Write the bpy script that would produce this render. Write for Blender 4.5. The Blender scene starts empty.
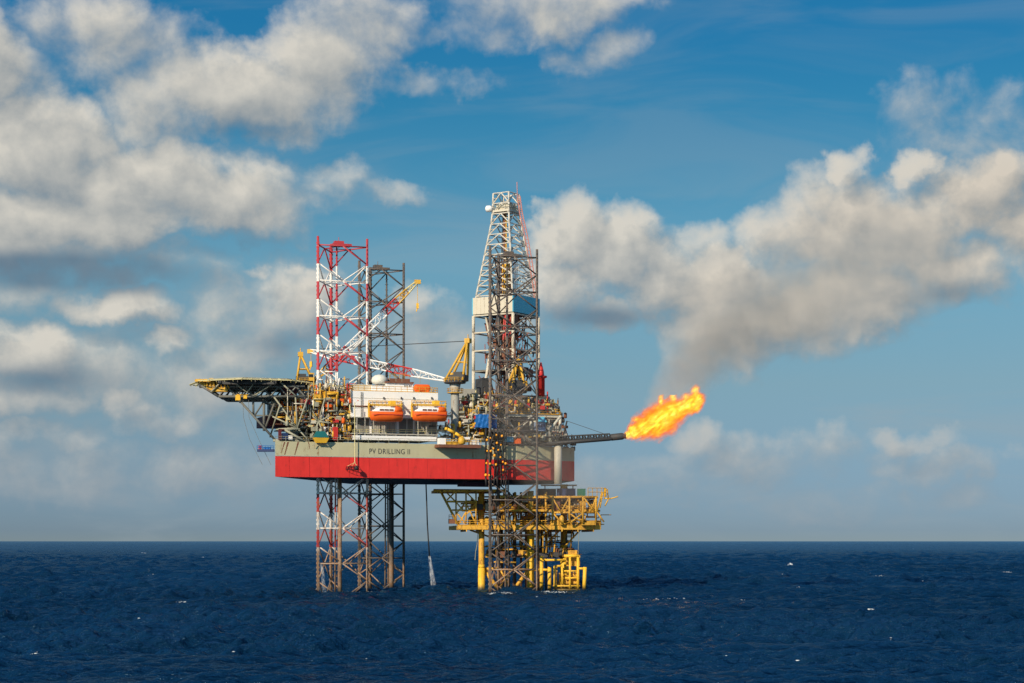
import bpy, math, random
import numpy as np
from mathutils import Vector, Matrix
random.seed(7)
S = bpy.context.scene
COL = S.collection
F = 1890.0                       # focal length in pixels of a 1024 px wide frame
CAMZ = 12.6
# ------------------------------------------------------------------ camera
cam = bpy.data.cameras.new('camera'); co = bpy.data.objects.new('camera', cam); COL.objects.link(co)
co.location = (0, 0, CAMZ); co.rotation_euler = (math.radians(90), 0, 0)
cam.sensor_width = 36; cam.lens = F*36/1024; cam.shift_y = 199.5/1024
cam.clip_start = 1; cam.clip_end = 200000
S.camera = co
# ------------------------------------------------------------------ exposure
S.view_settings.view_transform = 'Standard'; S.view_settings.look = 'None'
S.view_settings.gamma = 1; S.view_settings.exposure = 0; S.view_settings.use_curve_mapping = False
S.cycles.volume_step_rate = 1.0; S.cycles.volume_max_steps = 256
S.cycles.max_bounces = 8; S.cycles.transparent_max_bounces = 16
# ------------------------------------------------------------------ node helper
class NT:
    def __init__(s, nt): s.nt = nt
    def n(s, t, **k):
        x = s.nt.nodes.new(t)
        for a, b in k.items(): setattr(x, a, b)
        return x
    def put(s, sock, v):
        if v is None: return
        if hasattr(v, 'is_output') or isinstance(v, bpy.types.NodeSocket): s.nt.links.new(v, sock)
        else: sock.default_value = v
    def m(s, op, a, b=None, c=None, clamp=False):
        x = s.n('ShaderNodeMath', operation=op, use_clamp=clamp)
        s.put(x.inputs[0], a); s.put(x.inputs[1], b); s.put(x.inputs[2], c)
        return x.outputs[0]
    def vm(s, op, a, b=None, c=None):
        x = s.n('ShaderNodeVectorMath', operation=op)
        s.put(x.inputs[0], a); s.put(x.inputs[1], b); s.put(x.inputs[2], c)
        return x.outputs['Value'] if op in ('LENGTH', 'DOT_PRODUCT') else x.outputs[0]
    def noise(s, vec, scale, detail=4, rough=.5, dist=0, dim='3D'):
        x = s.n('ShaderNodeTexNoise', noise_dimensions=dim)
        if vec is not None: s.put(x.inputs['Vector'], vec)
        x.inputs['Scale'].default_value = scale; x.inputs['Detail'].default_value = detail
        x.inputs['Roughness'].default_value = rough; x.inputs['Distortion'].default_value = dist
        return x.outputs[0]
    def mix(s, f, a, b, mode='MIX'):
        x = s.n('ShaderNodeMix', data_type='RGBA', blend_type=mode)
        s.put(x.inputs[0], f); s.put(x.inputs[6], c4(a)); s.put(x.inputs[7], c4(b))
        return x.outputs[2]
    def ramp(s, f, stops, interp='LINEAR'):
        x = s.n('ShaderNodeValToRGB'); x.color_ramp.interpolation = interp
        e = x.color_ramp.elements
        while len(e) < len(stops): e.new(.5)
        for i, (p, c) in enumerate(stops):
            e[i].position = p; e[i].color = c4(c)
        s.put(x.inputs[0], f); return x.outputs[0]
    def sstep(s, v, lo, hi):
        x = s.n('ShaderNodeMapRange', interpolation_type='SMOOTHSTEP')
        s.put(x.inputs[0], v); x.inputs[1].default_value = lo; x.inputs[2].default_value = hi
        return x.outputs[0]
    def xyz(s, v):
        x = s.n('ShaderNodeSeparateXYZ'); s.put(x.inputs[0], v); return x.outputs
    def comb(s, a, b, c):
        x = s.n('ShaderNodeCombineXYZ')
        for i, v in enumerate((a, b, c)): s.put(x.inputs[i], v)
        return x.outputs[0]
    def blobs(s, p, lst, quad=False):
        """soft union of ellipsoids: list of (centre, radii, strength); value = s*(1-dist) maximum"""
        d = None
        for c, r, st in lst:
            inv = tuple(1/x for x in r)
            q = s.vm('MULTIPLY_ADD', p, inv, tuple(-a*b for a, b in zip(c, inv)))
            v = s.m('MULTIPLY_ADD', s.vm('DOT_PRODUCT', q, q) if quad else s.vm('LENGTH', q), -st, st)
            d = v if d is None else s.m('SMOOTH_MAX', d, v, .12)
        return d
def c4(c):
    if isinstance(c, (tuple, list)) and len(c) == 3: return (*c, 1)
    if isinstance(c, (int, float)): return (c, c, c, 1)
    return c
def srgb(r, g, b): return tuple(((v/255)/12.92 if v/255 <= .04045 else ((v/255+.055)/1.055)**2.4) for v in (r, g, b))
# ------------------------------------------------------------------ sun and sky
SUN = Vector((-.45, -.78, .44)).normalized()
sl = bpy.data.lights.new('sun', 'SUN'); so = bpy.data.objects.new('sun', sl); COL.objects.link(so)
sl.energy = 4.8; sl.angle = math.radians(.53); sl.color = (1, .86, .67)
so.rotation_euler = SUN.to_track_quat('Z', 'Y').to_euler(); so.location = (-300, -300, 300)
W = bpy.data.worlds.new('World'); S.world = W; W.use_nodes = True
W.node_tree.nodes.clear(); w = NT(W.node_tree)
tc = w.n('ShaderNodeTexCoord').outputs['Generated']
dx, dy, dz = w.xyz(tc)[:3]
sky = w.n('ShaderNodeTexSky', sky_type='NISHITA', sun_disc=False)
sky.sun_elevation = math.asin(SUN.z); sky.sun_rotation = math.atan2(SUN.x, SUN.y)
sky.air_density = 1.3; sky.dust_density = .3; sky.ozone_density = 2.5; sky.altitude = 0
w.put(sky.inputs[0], w.vm('NORMALIZE', w.comb(dx, dy, w.m('MULTIPLY_ADD', w.m('MAXIMUM', dz, 0), 2.6, .05))))
el = w.m('ARCSINE', dz); az = w.m('ARCTAN2', dx, dy)
SKYMUL = [(0.02, (.29, .36, .56)), (.15, (.52, .58, .64)), (.284, (.74, .82, .74)), (.50, (.85, 1.22, 1.08)), (.642, (.51, 1.18, 1.17)), (.782, (.27, 1.10, 1.23)), (.919, (.17, 1.04, 1.31))]
grade = w.ramp(w.m('DIVIDE', el, .29), SKYMUL)
grade = w.mix(w.sstep(el, .32, .95), grade, (1.5, 1.75, 1.7))      # unseen sky overhead brightened to lift the fill light
skyc = w.mix(1.0, sky.outputs[0], grade, 'MULTIPLY')
veil = w.noise(w.comb(w.m('MULTIPLY', az, 5), w.m('MULTIPLY', el, 22), 0.0), 1.3, 5, .55, .6, '2D')
skyc = w.mix(w.m('MULTIPLY', w.sstep(veil, .42, .75), w.m('MULTIPLY_ADD', w.sstep(el, .05, .25), -.18, .34)), skyc, (1.9*1.7, 2.25*1.7, 2.45*1.7))
# clouds, laid out in azimuth / elevation (hundredths of a 1/1890 rad)
def A(px, py):
    a = math.atan((px-512)/F); e = math.atan((541-py)/F*math.cos(a))
    return (a*F/100, e*F/100, 0)
CL = [  # centre px, radii px, strength
 (232,90,138,52,.95),(320,62,75,56,.8),(355,22,70,40,.5),(165,100,70,50,.7),(120,40,110,40,.42),(60,20,60,30,.36),(20,70,50,20,.3),
 (45,150,90,68,1.0),(20,225,110,60,1.0),(110,200,100,55,1.0),(200,190,110,50,.95),(265,205,60,36,.6),(330,185,50,20,.3),(395,200,34,14,.28),(425,85,60,14,.22),
 (60,262,170,26,.6),(30,290,70,34,.6),(105,302,72,24,.8),(20,350,74,32,.75),(290,300,62,52,.62),(262,268,20,14,.55),(300,268,26,14,.55),(215,305,50,40,.45),(172,342,34,28,.6),
 (30,392,90,30,.55),(120,402,34,28,.7),(150,418,60,26,.5),(75,436,50,20,.4),(15,440,50,20,.4),(215,400,70,50,.36),(230,350,70,50,.36),(175,465,170,34,.32),(60,475,140,30,.32),(90,370,120,50,.36),(420,350,70,40,.26),
 (530,8,110,30,.46),(470,32,60,20,.3),(612,52,50,22,.34),(590,8,60,20,.45),
 (572,235,52,50,.95),(555,290,50,40,.8),(620,255,66,52,1.0),(665,280,66,48,.95),(600,312,70,22,.6),(540,215,22,20,.6),
 (725,285,80,46,.9),(705,240,36,22,.4),(760,325,110,46,.95),(850,165,26,24,.7),(815,195,46,34,.5),(800,240,60,44,.7),(880,235,110,62,1.0),(865,195,50,34,.6),
 (915,170,28,24,.75),(985,195,70,48,.95),(1075,220,90,60,.9),(850,300,110,46,.95),(950,275,90,46,.85),(720,352,64,28,.6),
 (412,298,34,22,.34),(985,130,90,44,.17),
 (912,440,52,18,.50),(940,466,75,22,.42),(712,443,26,22,.40),(770,462,80,28,.30),(985,474,24,15,.34),(650,480,110,22,.26),(840,500,140,20,.24),
 (-60,60,90,70,1.0),(-80,200,90,80,1.0),(1110,120,60,40,.5),(430,420,90,50,.2),
]
CLB = [((*A(a,b)[:2],0), (rx/100, ry/100, 1.0), s_) for a,b,rx,ry,s_ in CL]
def cloud_density(p, lite=False):
    wn = w.n('ShaderNodeTexNoise', noise_dimensions='2D'); w.put(wn.inputs['Vector'], p)
    wn.inputs['Scale'].default_value = 1.5; wn.inputs['Detail'].default_value = 7; wn.inputs['Roughness'].default_value = .55
    q = w.vm('MULTIPLY_ADD', w.vm('SUBTRACT', wn.outputs[1], (.5, .5, .5)), (.85, .65, 0), p)
    b = w.blobs(q, CLB, True)
    n1 = w.noise(w.vm('MULTIPLY', p, (1, 1.25, 1)), 1.15, 9, .54, .2, '2D')
    n2 = w.noise(w.vm('ADD', p, (7.3, 2.1, 0)), 3.2, 6, .58, .2, '2D')
    t = w.m('MULTIPLY_ADD', w.m('SUBTRACT', n1, .5), 1.1, b)
    return w.m('MULTIPLY_ADD', w.m('SUBTRACT', n2, .5), .38, t)
P = w.comb(w.m('MULTIPLY', az, F/100), w.m('MULTIPLY', el, F/100), 0.0)
d0 = cloud_density(P)
d1 = cloud_density(w.vm('ADD', P, (-.16, .20, 0)))
inten = w.sstep(d0, -.14, .78)
alpha = w.m('MULTIPLY', w.m('POWER', inten, .8), .97)
shade = w.m('MULTIPLY_ADD', w.m('SUBTRACT', d0, d1), .88, .52, clamp=True)
thick = w.sstep(d0, .25, 1.2)
shade = w.m('MULTIPLY_ADD', thick, -.05, w.m('MULTIPLY_ADD', shade, .72, .17), clamp=True)
lit = srgb(209, 205, 195); mid = srgb(168, 171, 170); dark = srgb(104, 128, 146)
ccol = w.ramp(shade, [(0.05, dark), (.42, mid), (.8, lit), (1, srgb(228, 221, 208))])
# grey undersides and the smoke-stained bank downwind of the flare
belly = w.blobs(P, [((*A(a,b)[:2],0), (rx/100, ry/100, 1), s_) for a,b,rx,ry,s_ in
                    [(70,272,220,28,1.3),(240,132,120,16,.6),(600,318,110,22,.9),(230,248,100,20,.8),(290,345,80,30,.7),(40,380,120,24,.7),(940,295,100,24,.5)]])
ccol = w.mix(w.sstep(belly, 0, .8), ccol, w.mix(.85, ccol, srgb(88, 116, 138)))
stain = w.blobs(P, [((*A(a,b)[:2],0), (rx/100, ry/100, 1), s_) for a,b,rx,ry,s_ in
                    [(760,320,150,90,1.0),(880,260,170,110,1.0),(1000,210,130,100,.9)]])
ccol = w.mix(w.m('MULTIPLY', w.sstep(stain, 0, .7), .42), ccol, w.mix(1.0, ccol, (1.0, .86, .74), 'MULTIPLY'))
lowf = w.sstep(el, .0, .11)     # distant clouds near the horizon sink into the air
ccol = w.mix(w.m('MULTIPLY_ADD', lowf, -.75, .75), ccol, srgb(126, 146, 162))
bg1 = w.n('ShaderNodeBackground'); w.put(bg1.inputs[0], skyc); bg1.inputs[1].default_value = .10
bg2 = w.n('ShaderNodeBackground'); w.put(bg2.inputs[0], ccol); bg2.inputs[1].default_value = 1.0
mx = w.n('ShaderNodeMixShader'); w.put(mx.inputs[0], alpha)
W.node_tree.links.new(bg1.outputs[0], mx.inputs[1]); W.node_tree.links.new(bg2.outputs[0], mx.inputs[2])
wo = w.n('ShaderNodeOutputWorld'); W.node_tree.links.new(mx.outputs[0], wo.inputs[0])
W.cycles.sampling_method = 'MANUAL'; W.cycles.sample_map_resolution = 512
# ------------------------------------------------------------------ materials
MC = {}
def mat(name, col, rough=.55, var=.22, rust=.0, metal=0, rustcol=(.16, .06, .025), scale=1.0):
    if name in MC: return MC[name]
    m_ = bpy.data.materials.new(name); m_.use_nodes = True; m_.node_tree.nodes.clear(); t = NT(m_.node_tree)
    pos = t.n('ShaderNodeNewGeometry').outputs['Position']
    n1 = t.noise(pos, .55*scale, 5, .62)
    n2 = t.noise(t.vm('MULTIPLY', pos, (1, 1, .16)), 1.4*scale, 5, .6)
    f = t.m('MULTIPLY_ADD', n1, -var*1.2, 1+var*.6)
    f = t.m('MULTIPLY_ADD', n2, -var, t.m('ADD', f, var*.5))
    c = t.mix(1.0, col, t.comb(f, f, f), 'MULTIPLY')
    if rust:
        rm = t.sstep(t.m('ADD', t.m('MULTIPLY', n2, .65), t.m('MULTIPLY', t.noise(pos, 3.1*scale, 3), .35)), .62-.2*rust, .74-.1*rust)
        c = t.mix(t.m('MULTIPLY', rm, .85), c, rustcol)
    if name in ('platform_yellow', 'bright_yellow', 'sleeve_yellow', 'brown_steel', 'rusty_caisson'):      # weed and wet rust in the splash zone
        zz_ = t.xyz(pos)[2]; c = t.mix(t.sstep(t.m('MULTIPLY_ADD', n1, 2.2, zz_), 1.6, 3.4), (.045, .045, .03), c)
    b = t.n('ShaderNodeBsdfPrincipled'); t.put(b.inputs['Base Color'], c)
    b.inputs['Roughness'].default_value = rough; b.inputs['Metallic'].default_value = metal
    b.inputs['Specular IOR Level'].default_value = .35
    o = t.n('ShaderNodeOutputMaterial'); t.nt.links.new(b.outputs[0], o.inputs[0])
    MC[name] = m_; return m_
BAY = 8.35; ZTOP = 82.4
def leg_mat(name, banded):
    m_ = bpy.data.materials.new(name); m_.use_nodes = True; m_.node_tree.nodes.clear(); t = NT(m_.node_tree)
    pos = t.n('ShaderNodeNewGeometry').outputs['Position']; z = t.xyz(pos)[2]
    n = t.noise(t.vm('MULTIPLY', pos, (1, 1, .35)), 1.3, 5, .65)
    n2 = t.noise(pos, 2.3, 4, .6)
    if banded:
        ph = t.m('FRACT', t.m('DIVIDE', t.m('SUBTRACT', z, ZTOP-20*BAY-.32), BAY))
        wht = t.m('MULTIPLY', t.m('LESS_THAN', ph, .5), t.m('LESS_THAN', z, ZTOP-.3))
        c = t.mix(wht, (.46, .045, .055), (.78, .74, .68))
        low = t.sstep(t.m('MULTIPLY_ADD', n, 2.0, z), 10.2, 12.8)
        low2 = t.sstep(z, 23, 30)
        c = t.mix(t.m('MULTIPLY', t.m('SUBTRACT', 1, low2), t.sstep(n, .42, .62)), c, t.mix(.7, c, (.30, .15, .07)))
    else:
        c = t.mix(t.sstep(n2, .38, .62), (.075, .078, .082), (.17, .12, .085))
        low = t.sstep(t.m('MULTIPLY_ADD', n, 2.0, z), 6.2, 9.5)
    rust = t.mix(t.sstep(n2, .38, .62), (.40, .20, .09), (.30, .25, .20))
    rust = t.mix(t.sstep(z, 0.1, 2.2), (.06, .045, .035), rust)
    c = t.mix(low, rust, c)
    b = t.n('ShaderNodeBsdfPrincipled'); t.put(b.inputs['Base Color'], c); b.inputs['Roughness'].default_value = .6
    o = t.n('ShaderNodeOutputMaterial'); t.nt.links.new(b.outputs[0], o.inputs[0])
    MC[name] = m_; return m_
leg_mat('leg_banded', True); leg_mat('leg_dark', False)
M = dict(
 red=mat('hull_red', (.70, .038, .031), .45, .34, .25, rustcol=(.40,.035,.028), scale=.8),
 hgrey=mat('hull_grey', (.49, .46, .29), .55, .18, .28, rustcol=(.24,.12,.05), scale=.6),
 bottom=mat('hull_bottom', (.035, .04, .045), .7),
 deck=mat('deck_green', (.09, .11, .09), .7, .3, .3),
 white=mat('white_paint', (.88, .86, .82), .5, .06, .06, rustcol=(.55,.42,.28)),
 cream=mat('cream_paint', (.62, .56, .44), .5, .15, .3),
 lgrey=mat('light_grey', (.40, .39, .34), .6, .2, .25),
 mgrey=mat('mid_grey', (.20, .20, .18), .6, .25, .3),
 dgrey=mat('dark_grey', (.055, .055, .055), .6, .3, .3),
 truss=mat('truss_grey', (.15, .15, .13), .6, .25, .3),
 ltruss=mat('truss_khaki', (.34, .33, .24), .6, .2, .3),
 yellow=mat('yellow_paint', (.68, .385, .045), .5, .22, .42, rustcol=(.26,.12,.03)),
 pyellow=mat('platform_yellow', (.72, .385, .045), .6, .40, .7, rustcol=(.17,.08,.035), scale=1.5),
 hyellow=mat('bright_yellow', (.88, .50, .04), .55, .25, .28, rustcol=(.36,.16,.04), scale=1.5),
 pale=mat('pale_yellow', (.72, .62, .30), .5, .2, .2),
 orange=mat('orange_gel', (.85, .13, .012), .6, .28, .12, rustcol=(.5,.12,.05)),
 blue=mat('blue_tarp', (.01, .13, .42), .6, .25, scale=2),
 lblue=mat('light_blue_paint', (.09, .43, .60), .5, .15),
 dblue=mat('dark_blue_paint', (.02, .04, .12), .5, .3),
 teal=mat('teal_cover', (.01, .13, .13), .6, .25),
 green=mat('green_paint', (.03, .16, .10), .5, .3),
 maroon=mat('maroon_paint', (.12, .02, .025), .6, .3, .2),
 redp=mat('red_paint', (.55, .035, .03), .5, .2, .15),
 brown=mat('brown_steel', (.20, .085, .05), .7, .35, .7),
 black=mat('black_rubber', (.018, .018, .02), .6, .2),
 glass=mat('window_glass', (.02, .03, .04), .1, .1),
 roofw=mat('dome_white', (.72, .70, .60), .5, .05),
)
# ------------------------------------------------------------------ mesh collector
class G:
    def __init__(s): s.v = []; s.f = []; s.m = []; s.mi = 0; s.smooth = []
    def add(s, vs, fs, sm=False):
        k = len(s.v); s.v += [tuple(x) for x in vs]
        for f in fs: s.f.append([k+i for i in f]); s.m.append(s.mi); s.smooth.append(sm)
        return s
    def hexa(s, b, t):          # 4 bottom, 4 top points
        return s.add(list(b)+list(t), [(3,2,1,0),(4,5,6,7),(0,1,5,4),(1,2,6,5),(2,3,7,6),(3,0,4,7)])
    def box(s, o, a, b, h):     # corner o, edge vectors a, b and height h
        o, a, b = Vector(o), Vector(a), Vector(b); u = Vector((0,0,h))
        return s.hexa([o, o+a, o+a+b, o+b], [o+u, o+a+u, o+a+b+u, o+b+u])
    def cbox(s, c, w_, d, h, ang=0):
        ca, sa = math.cos(ang), math.sin(ang)
        a = Vector((w_*ca, w_*sa, 0)); b = Vector((-d*sa, d*ca, 0))
        return s.box(Vector(c)-a/2-b/2, a, b, h)
    def tube(s, p, q, r, n=6, r2=None, cap=True):
        p, q = Vector(p), Vector(q); d = (q-p)
        if d.length < 1e-6: return s
        d.normalize(); e = d.orthogonal().normalized(); g = d.cross(e); r2 = r if r2 is None else r2
        vs = []
        for c, rr in ((p, r), (q, r2)):
            for i in range(n):
                a = 2*math.pi*(i+.5)/n; vs.append(c + e*(math.cos(a)*rr) + g*(math.sin(a)*rr))
        fs = [(i, (i+1) % n, n+(i+1) % n, n+i) for i in range(n)]
        s.add(vs, fs, n > 5)
        if cap: k = len(s.v)-2*n; s.f += [[k+i for i in range(n)][::-1], [k+n+i for i in range(n)]]; s.m += [s.mi]*2; s.smooth += [False]*2
        return s
    def path(s, pts, r, n=6):
        for a, b in zip(pts[:-1], pts[1:]): s.tube(a, b, r, n)
        return s
    def lathe(s, c, prof, n=16, axis=None):      # prof: (radius, height) pairs
        c = Vector(c); ax = Vector(axis or (0,0,1)).normalized(); e = ax.orthogonal().normalized(); g = ax.cross(e)
        vs = []
        for r, h in prof:
            for i in range(n):
                a = 2*math.pi*i/n; vs.append(c + ax*h + e*(math.cos(a)*r) + g*(math.sin(a)*r))
        fs = []
        for k in range(len(prof)-1):
            for i in range(n): fs.append((k*n+i, k*n+(i+1) % n, (k+1)*n+(i+1) % n, (k+1)*n+i))
        fs.append(tuple(range(n))[::-1]); fs.append(tuple((len(prof)-1)*n+i for i in range(n)))
        return s.add(vs, fs, True)
    def prism(s, poly, z0, z1, side=None, top=None, bot=None):
        n = len(poly); vs = [(x, y, z0) for x, y in poly]+[(x, y, z1) for x, y in poly]
        k = len(s.v); s.v += vs
        for i in range(n):
            j = (i+1) % n; s.f.append([k+i, k+j, k+n+j, k+n+i]); s.m.append(s.mi if side is None else side); s.smooth.append(False)
        s.f.append([k+i for i in range(n)][::-1]); s.m.append(s.mi if bot is None else bot)
        s.f.append([k+n+i for i in range(n)]); s.m.append(s.mi if top is None else top); s.smooth += [False]*2
        return s
    def rail(s, pts, h=1.1, step=2.0, r=.06, kick=False):
        for a, b in zip(pts[:-1], pts[1:]):
            a, b = Vector(a), Vector(b); L = (b-a).length; n = max(1, round(L/step))
            for z in (h, h*.55): s.tube(a+Vector((0,0,z)), b+Vector((0,0,z)), r, 4)
            for i in range(n+1):
                p = a.lerp(b, i/n); s.tube(p, p+Vector((0,0,h)), r, 4)
            if kick: s.tube(a+Vector((0,0,.1)), b+Vector((0,0,.1)), .1, 4)
        return s
    def truss(s, a, b, w_, h, n, rc=.12, rb=.07, up=(0,0,1), w2=None, h2=None):   # 4-chord box lattice from a to b
        a, b = Vector(a), Vector(b); d = (b-a).normalized(); u = Vector(up); sd = d.cross(u).normalized(); u = sd.cross(d).normalized()
        w2 = w_ if w2 is None else w2; h2 = h if h2 is None else h2
        def cor(t):
            c = a.lerp(b, t); ww = (w_*(1-t)+w2*t)/2; hh = (h*(1-t)+h2*t)/2
            return [c-sd*ww-u*hh, c+sd*ww-u*hh, c+sd*ww+u*hh, c-sd*ww+u*hh]
        for i in range(n):
            c0, c1 = cor(i/n), cor((i+1)/n)
            for k in range(4):
                j = (k+1) % 4
                s.tube(c0[k], c1[k], rc, 5); s.tube(c0[k], c0[j], rb, 4)
                if (i+k) % 2: s.tube(c0[k], c1[j], rb, 4)
                else: s.tube(c0[j], c1[k], rb, 4)
        ce = cor(1)
        for k in range(4): s.tube(ce[k], ce[(k+1) % 4], rb, 4)
        return s
def obj(name, g, mats, parent=None):
    """link collector g (world coordinates) as ONE mesh object; parent may be a thing or a part of it"""
    base = Vector((0, 0, 0)); p = parent
    while p is not None: base += Vector(p.location); p = p.parent
    me = bpy.data.meshes.new(name)
    me.from_pydata([(x-base.x, y-base.y, z-base.z) for x, y, z in g.v], [], g.f)
    for m_ in (mats if isinstance(mats, (list, tuple)) else [mats]): me.materials.append(m_)
    me.polygons.foreach_set('material_index', g.m); me.polygons.foreach_set('use_smooth', g.smooth)
    me.update()
    o = bpy.data.objects.new(name, me); COL.objects.link(o); o.parent = parent
    return o
SPLIT = {'door_bay_shade', 'support_strut', 'white_chest', 'flood_light', 'process_vessel', 'end_house', 'drill_floor_cabin', 'fall_wire', 'tag_line',
         'pendant_line', 'mooring_rope', 'sling', 'cabin_window', 'porthole', 'star_brace', 'outer_brace', 'truss_shadow_streak', 'platform_post', 'jack_frame', 'service_platform', 'drill_pipe_stand',
         'hose', 'travelling_block', 'net_bag', 'foam_station', 'mud_hose', 'jacket_brace', 'hull_seam', 'floor_machinery', 'corrugated_panel_off', 'window', 'arm_base'}
_obj = obj
def obj(name, g, mats, parent=None):
    """some parts are built together but stand apart: give each loose piece a mesh of its own"""
    if name not in SPLIT: return _obj(name, g, mats, parent)
    par = list(range(len(g.v)))
    def fd(i):
        while par[i] != i: par[i] = par[par[i]]; i = par[i]
        return i
    for f in g.f:
        for i in f[1:]: par[fd(i)] = fd(f[0])
    isl = {}
    for k, f in enumerate(g.f): isl.setdefault(fd(f[0]), []).append(k)
    first = None
    for ks in isl.values():
        h = G(); mp = {}
        for k in ks:
            for i in g.f[k]:
                if i not in mp: mp[i] = len(h.v); h.v.append(g.v[i])
            h.f.append([mp[i] for i in g.f[k]]); h.m.append(g.m[k]); h.smooth.append(g.smooth[k])
        o = _obj(name, h, mats, parent); first = first or o
    return first
def tag(o, label=None, cat=None, group=None, kind=None):
    if label: o['label'] = label
    if cat: o['category'] = cat
    if group: o['group'] = group
    if kind: o['kind'] = kind
    return o
def thing(name, loc, label, cat, group=None):
    o = bpy.data.objects.new(name, None); COL.objects.link(o); o.location = loc; o.empty_display_size = 1
    return tag(o, label, cat, group)
def solo(name, g, m_, label, cat, group=None, kind=None):   # a thing that is one mesh, origin at its base
    n = len(g.v); bx = sum(v[0] for v in g.v)/n; by = sum(v[1] for v in g.v)/n; bz = min(v[2] for v in g.v)
    o = obj(name, g, m_); o.location = (bx, by, bz)
    me = o.data; me.transform(Matrix.Translation((-bx, -by, -bz)))
    return tag(o, label, cat, group, kind)
# ------------------------------------------------------------------ measured layout
TH = math.radians(20.7); CT, ST = math.cos(TH), math.sin(TH)
UD = Vector((CT, ST, 0)); VD = Vector((-ST, CT, 0))          # along / into the hull's long side
def P3(px, py, Y): return Vector(((px-512)/F*Y, Y, CAMZ+(541-py)/F*Y))
def bxp(g, x0, x1, y0, y1, Y, depth, ang=TH):
    """box whose near face spans the measured extents at distance Y, turned by ang, depth metres deep"""
    k1 = (x1-512)/F; X0 = (x0-512)/F*Y; c, s_ = math.cos(ang), math.sin(ang)
    wd = (k1*Y-X0)/(c-k1*s_); Ym = Y+wd*s_/2
    zb = CAMZ+(541-y1)/F*Ym; zt = CAMZ+(541-y0)/F*Ym
    return g.box((X0, Y, zb), (wd*c, wd*s_, 0), (-depth*s_, depth*c, 0), zt-zb)
def sideY(px, v):    # distance Y of a point v metres inboard of the hull's long side, seen at px
    k = (px-512)/F; u = (k*(435+CT*v)+54.5+ST*v)/(CT-ST*k); return 435+ST*u+CT*v
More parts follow.
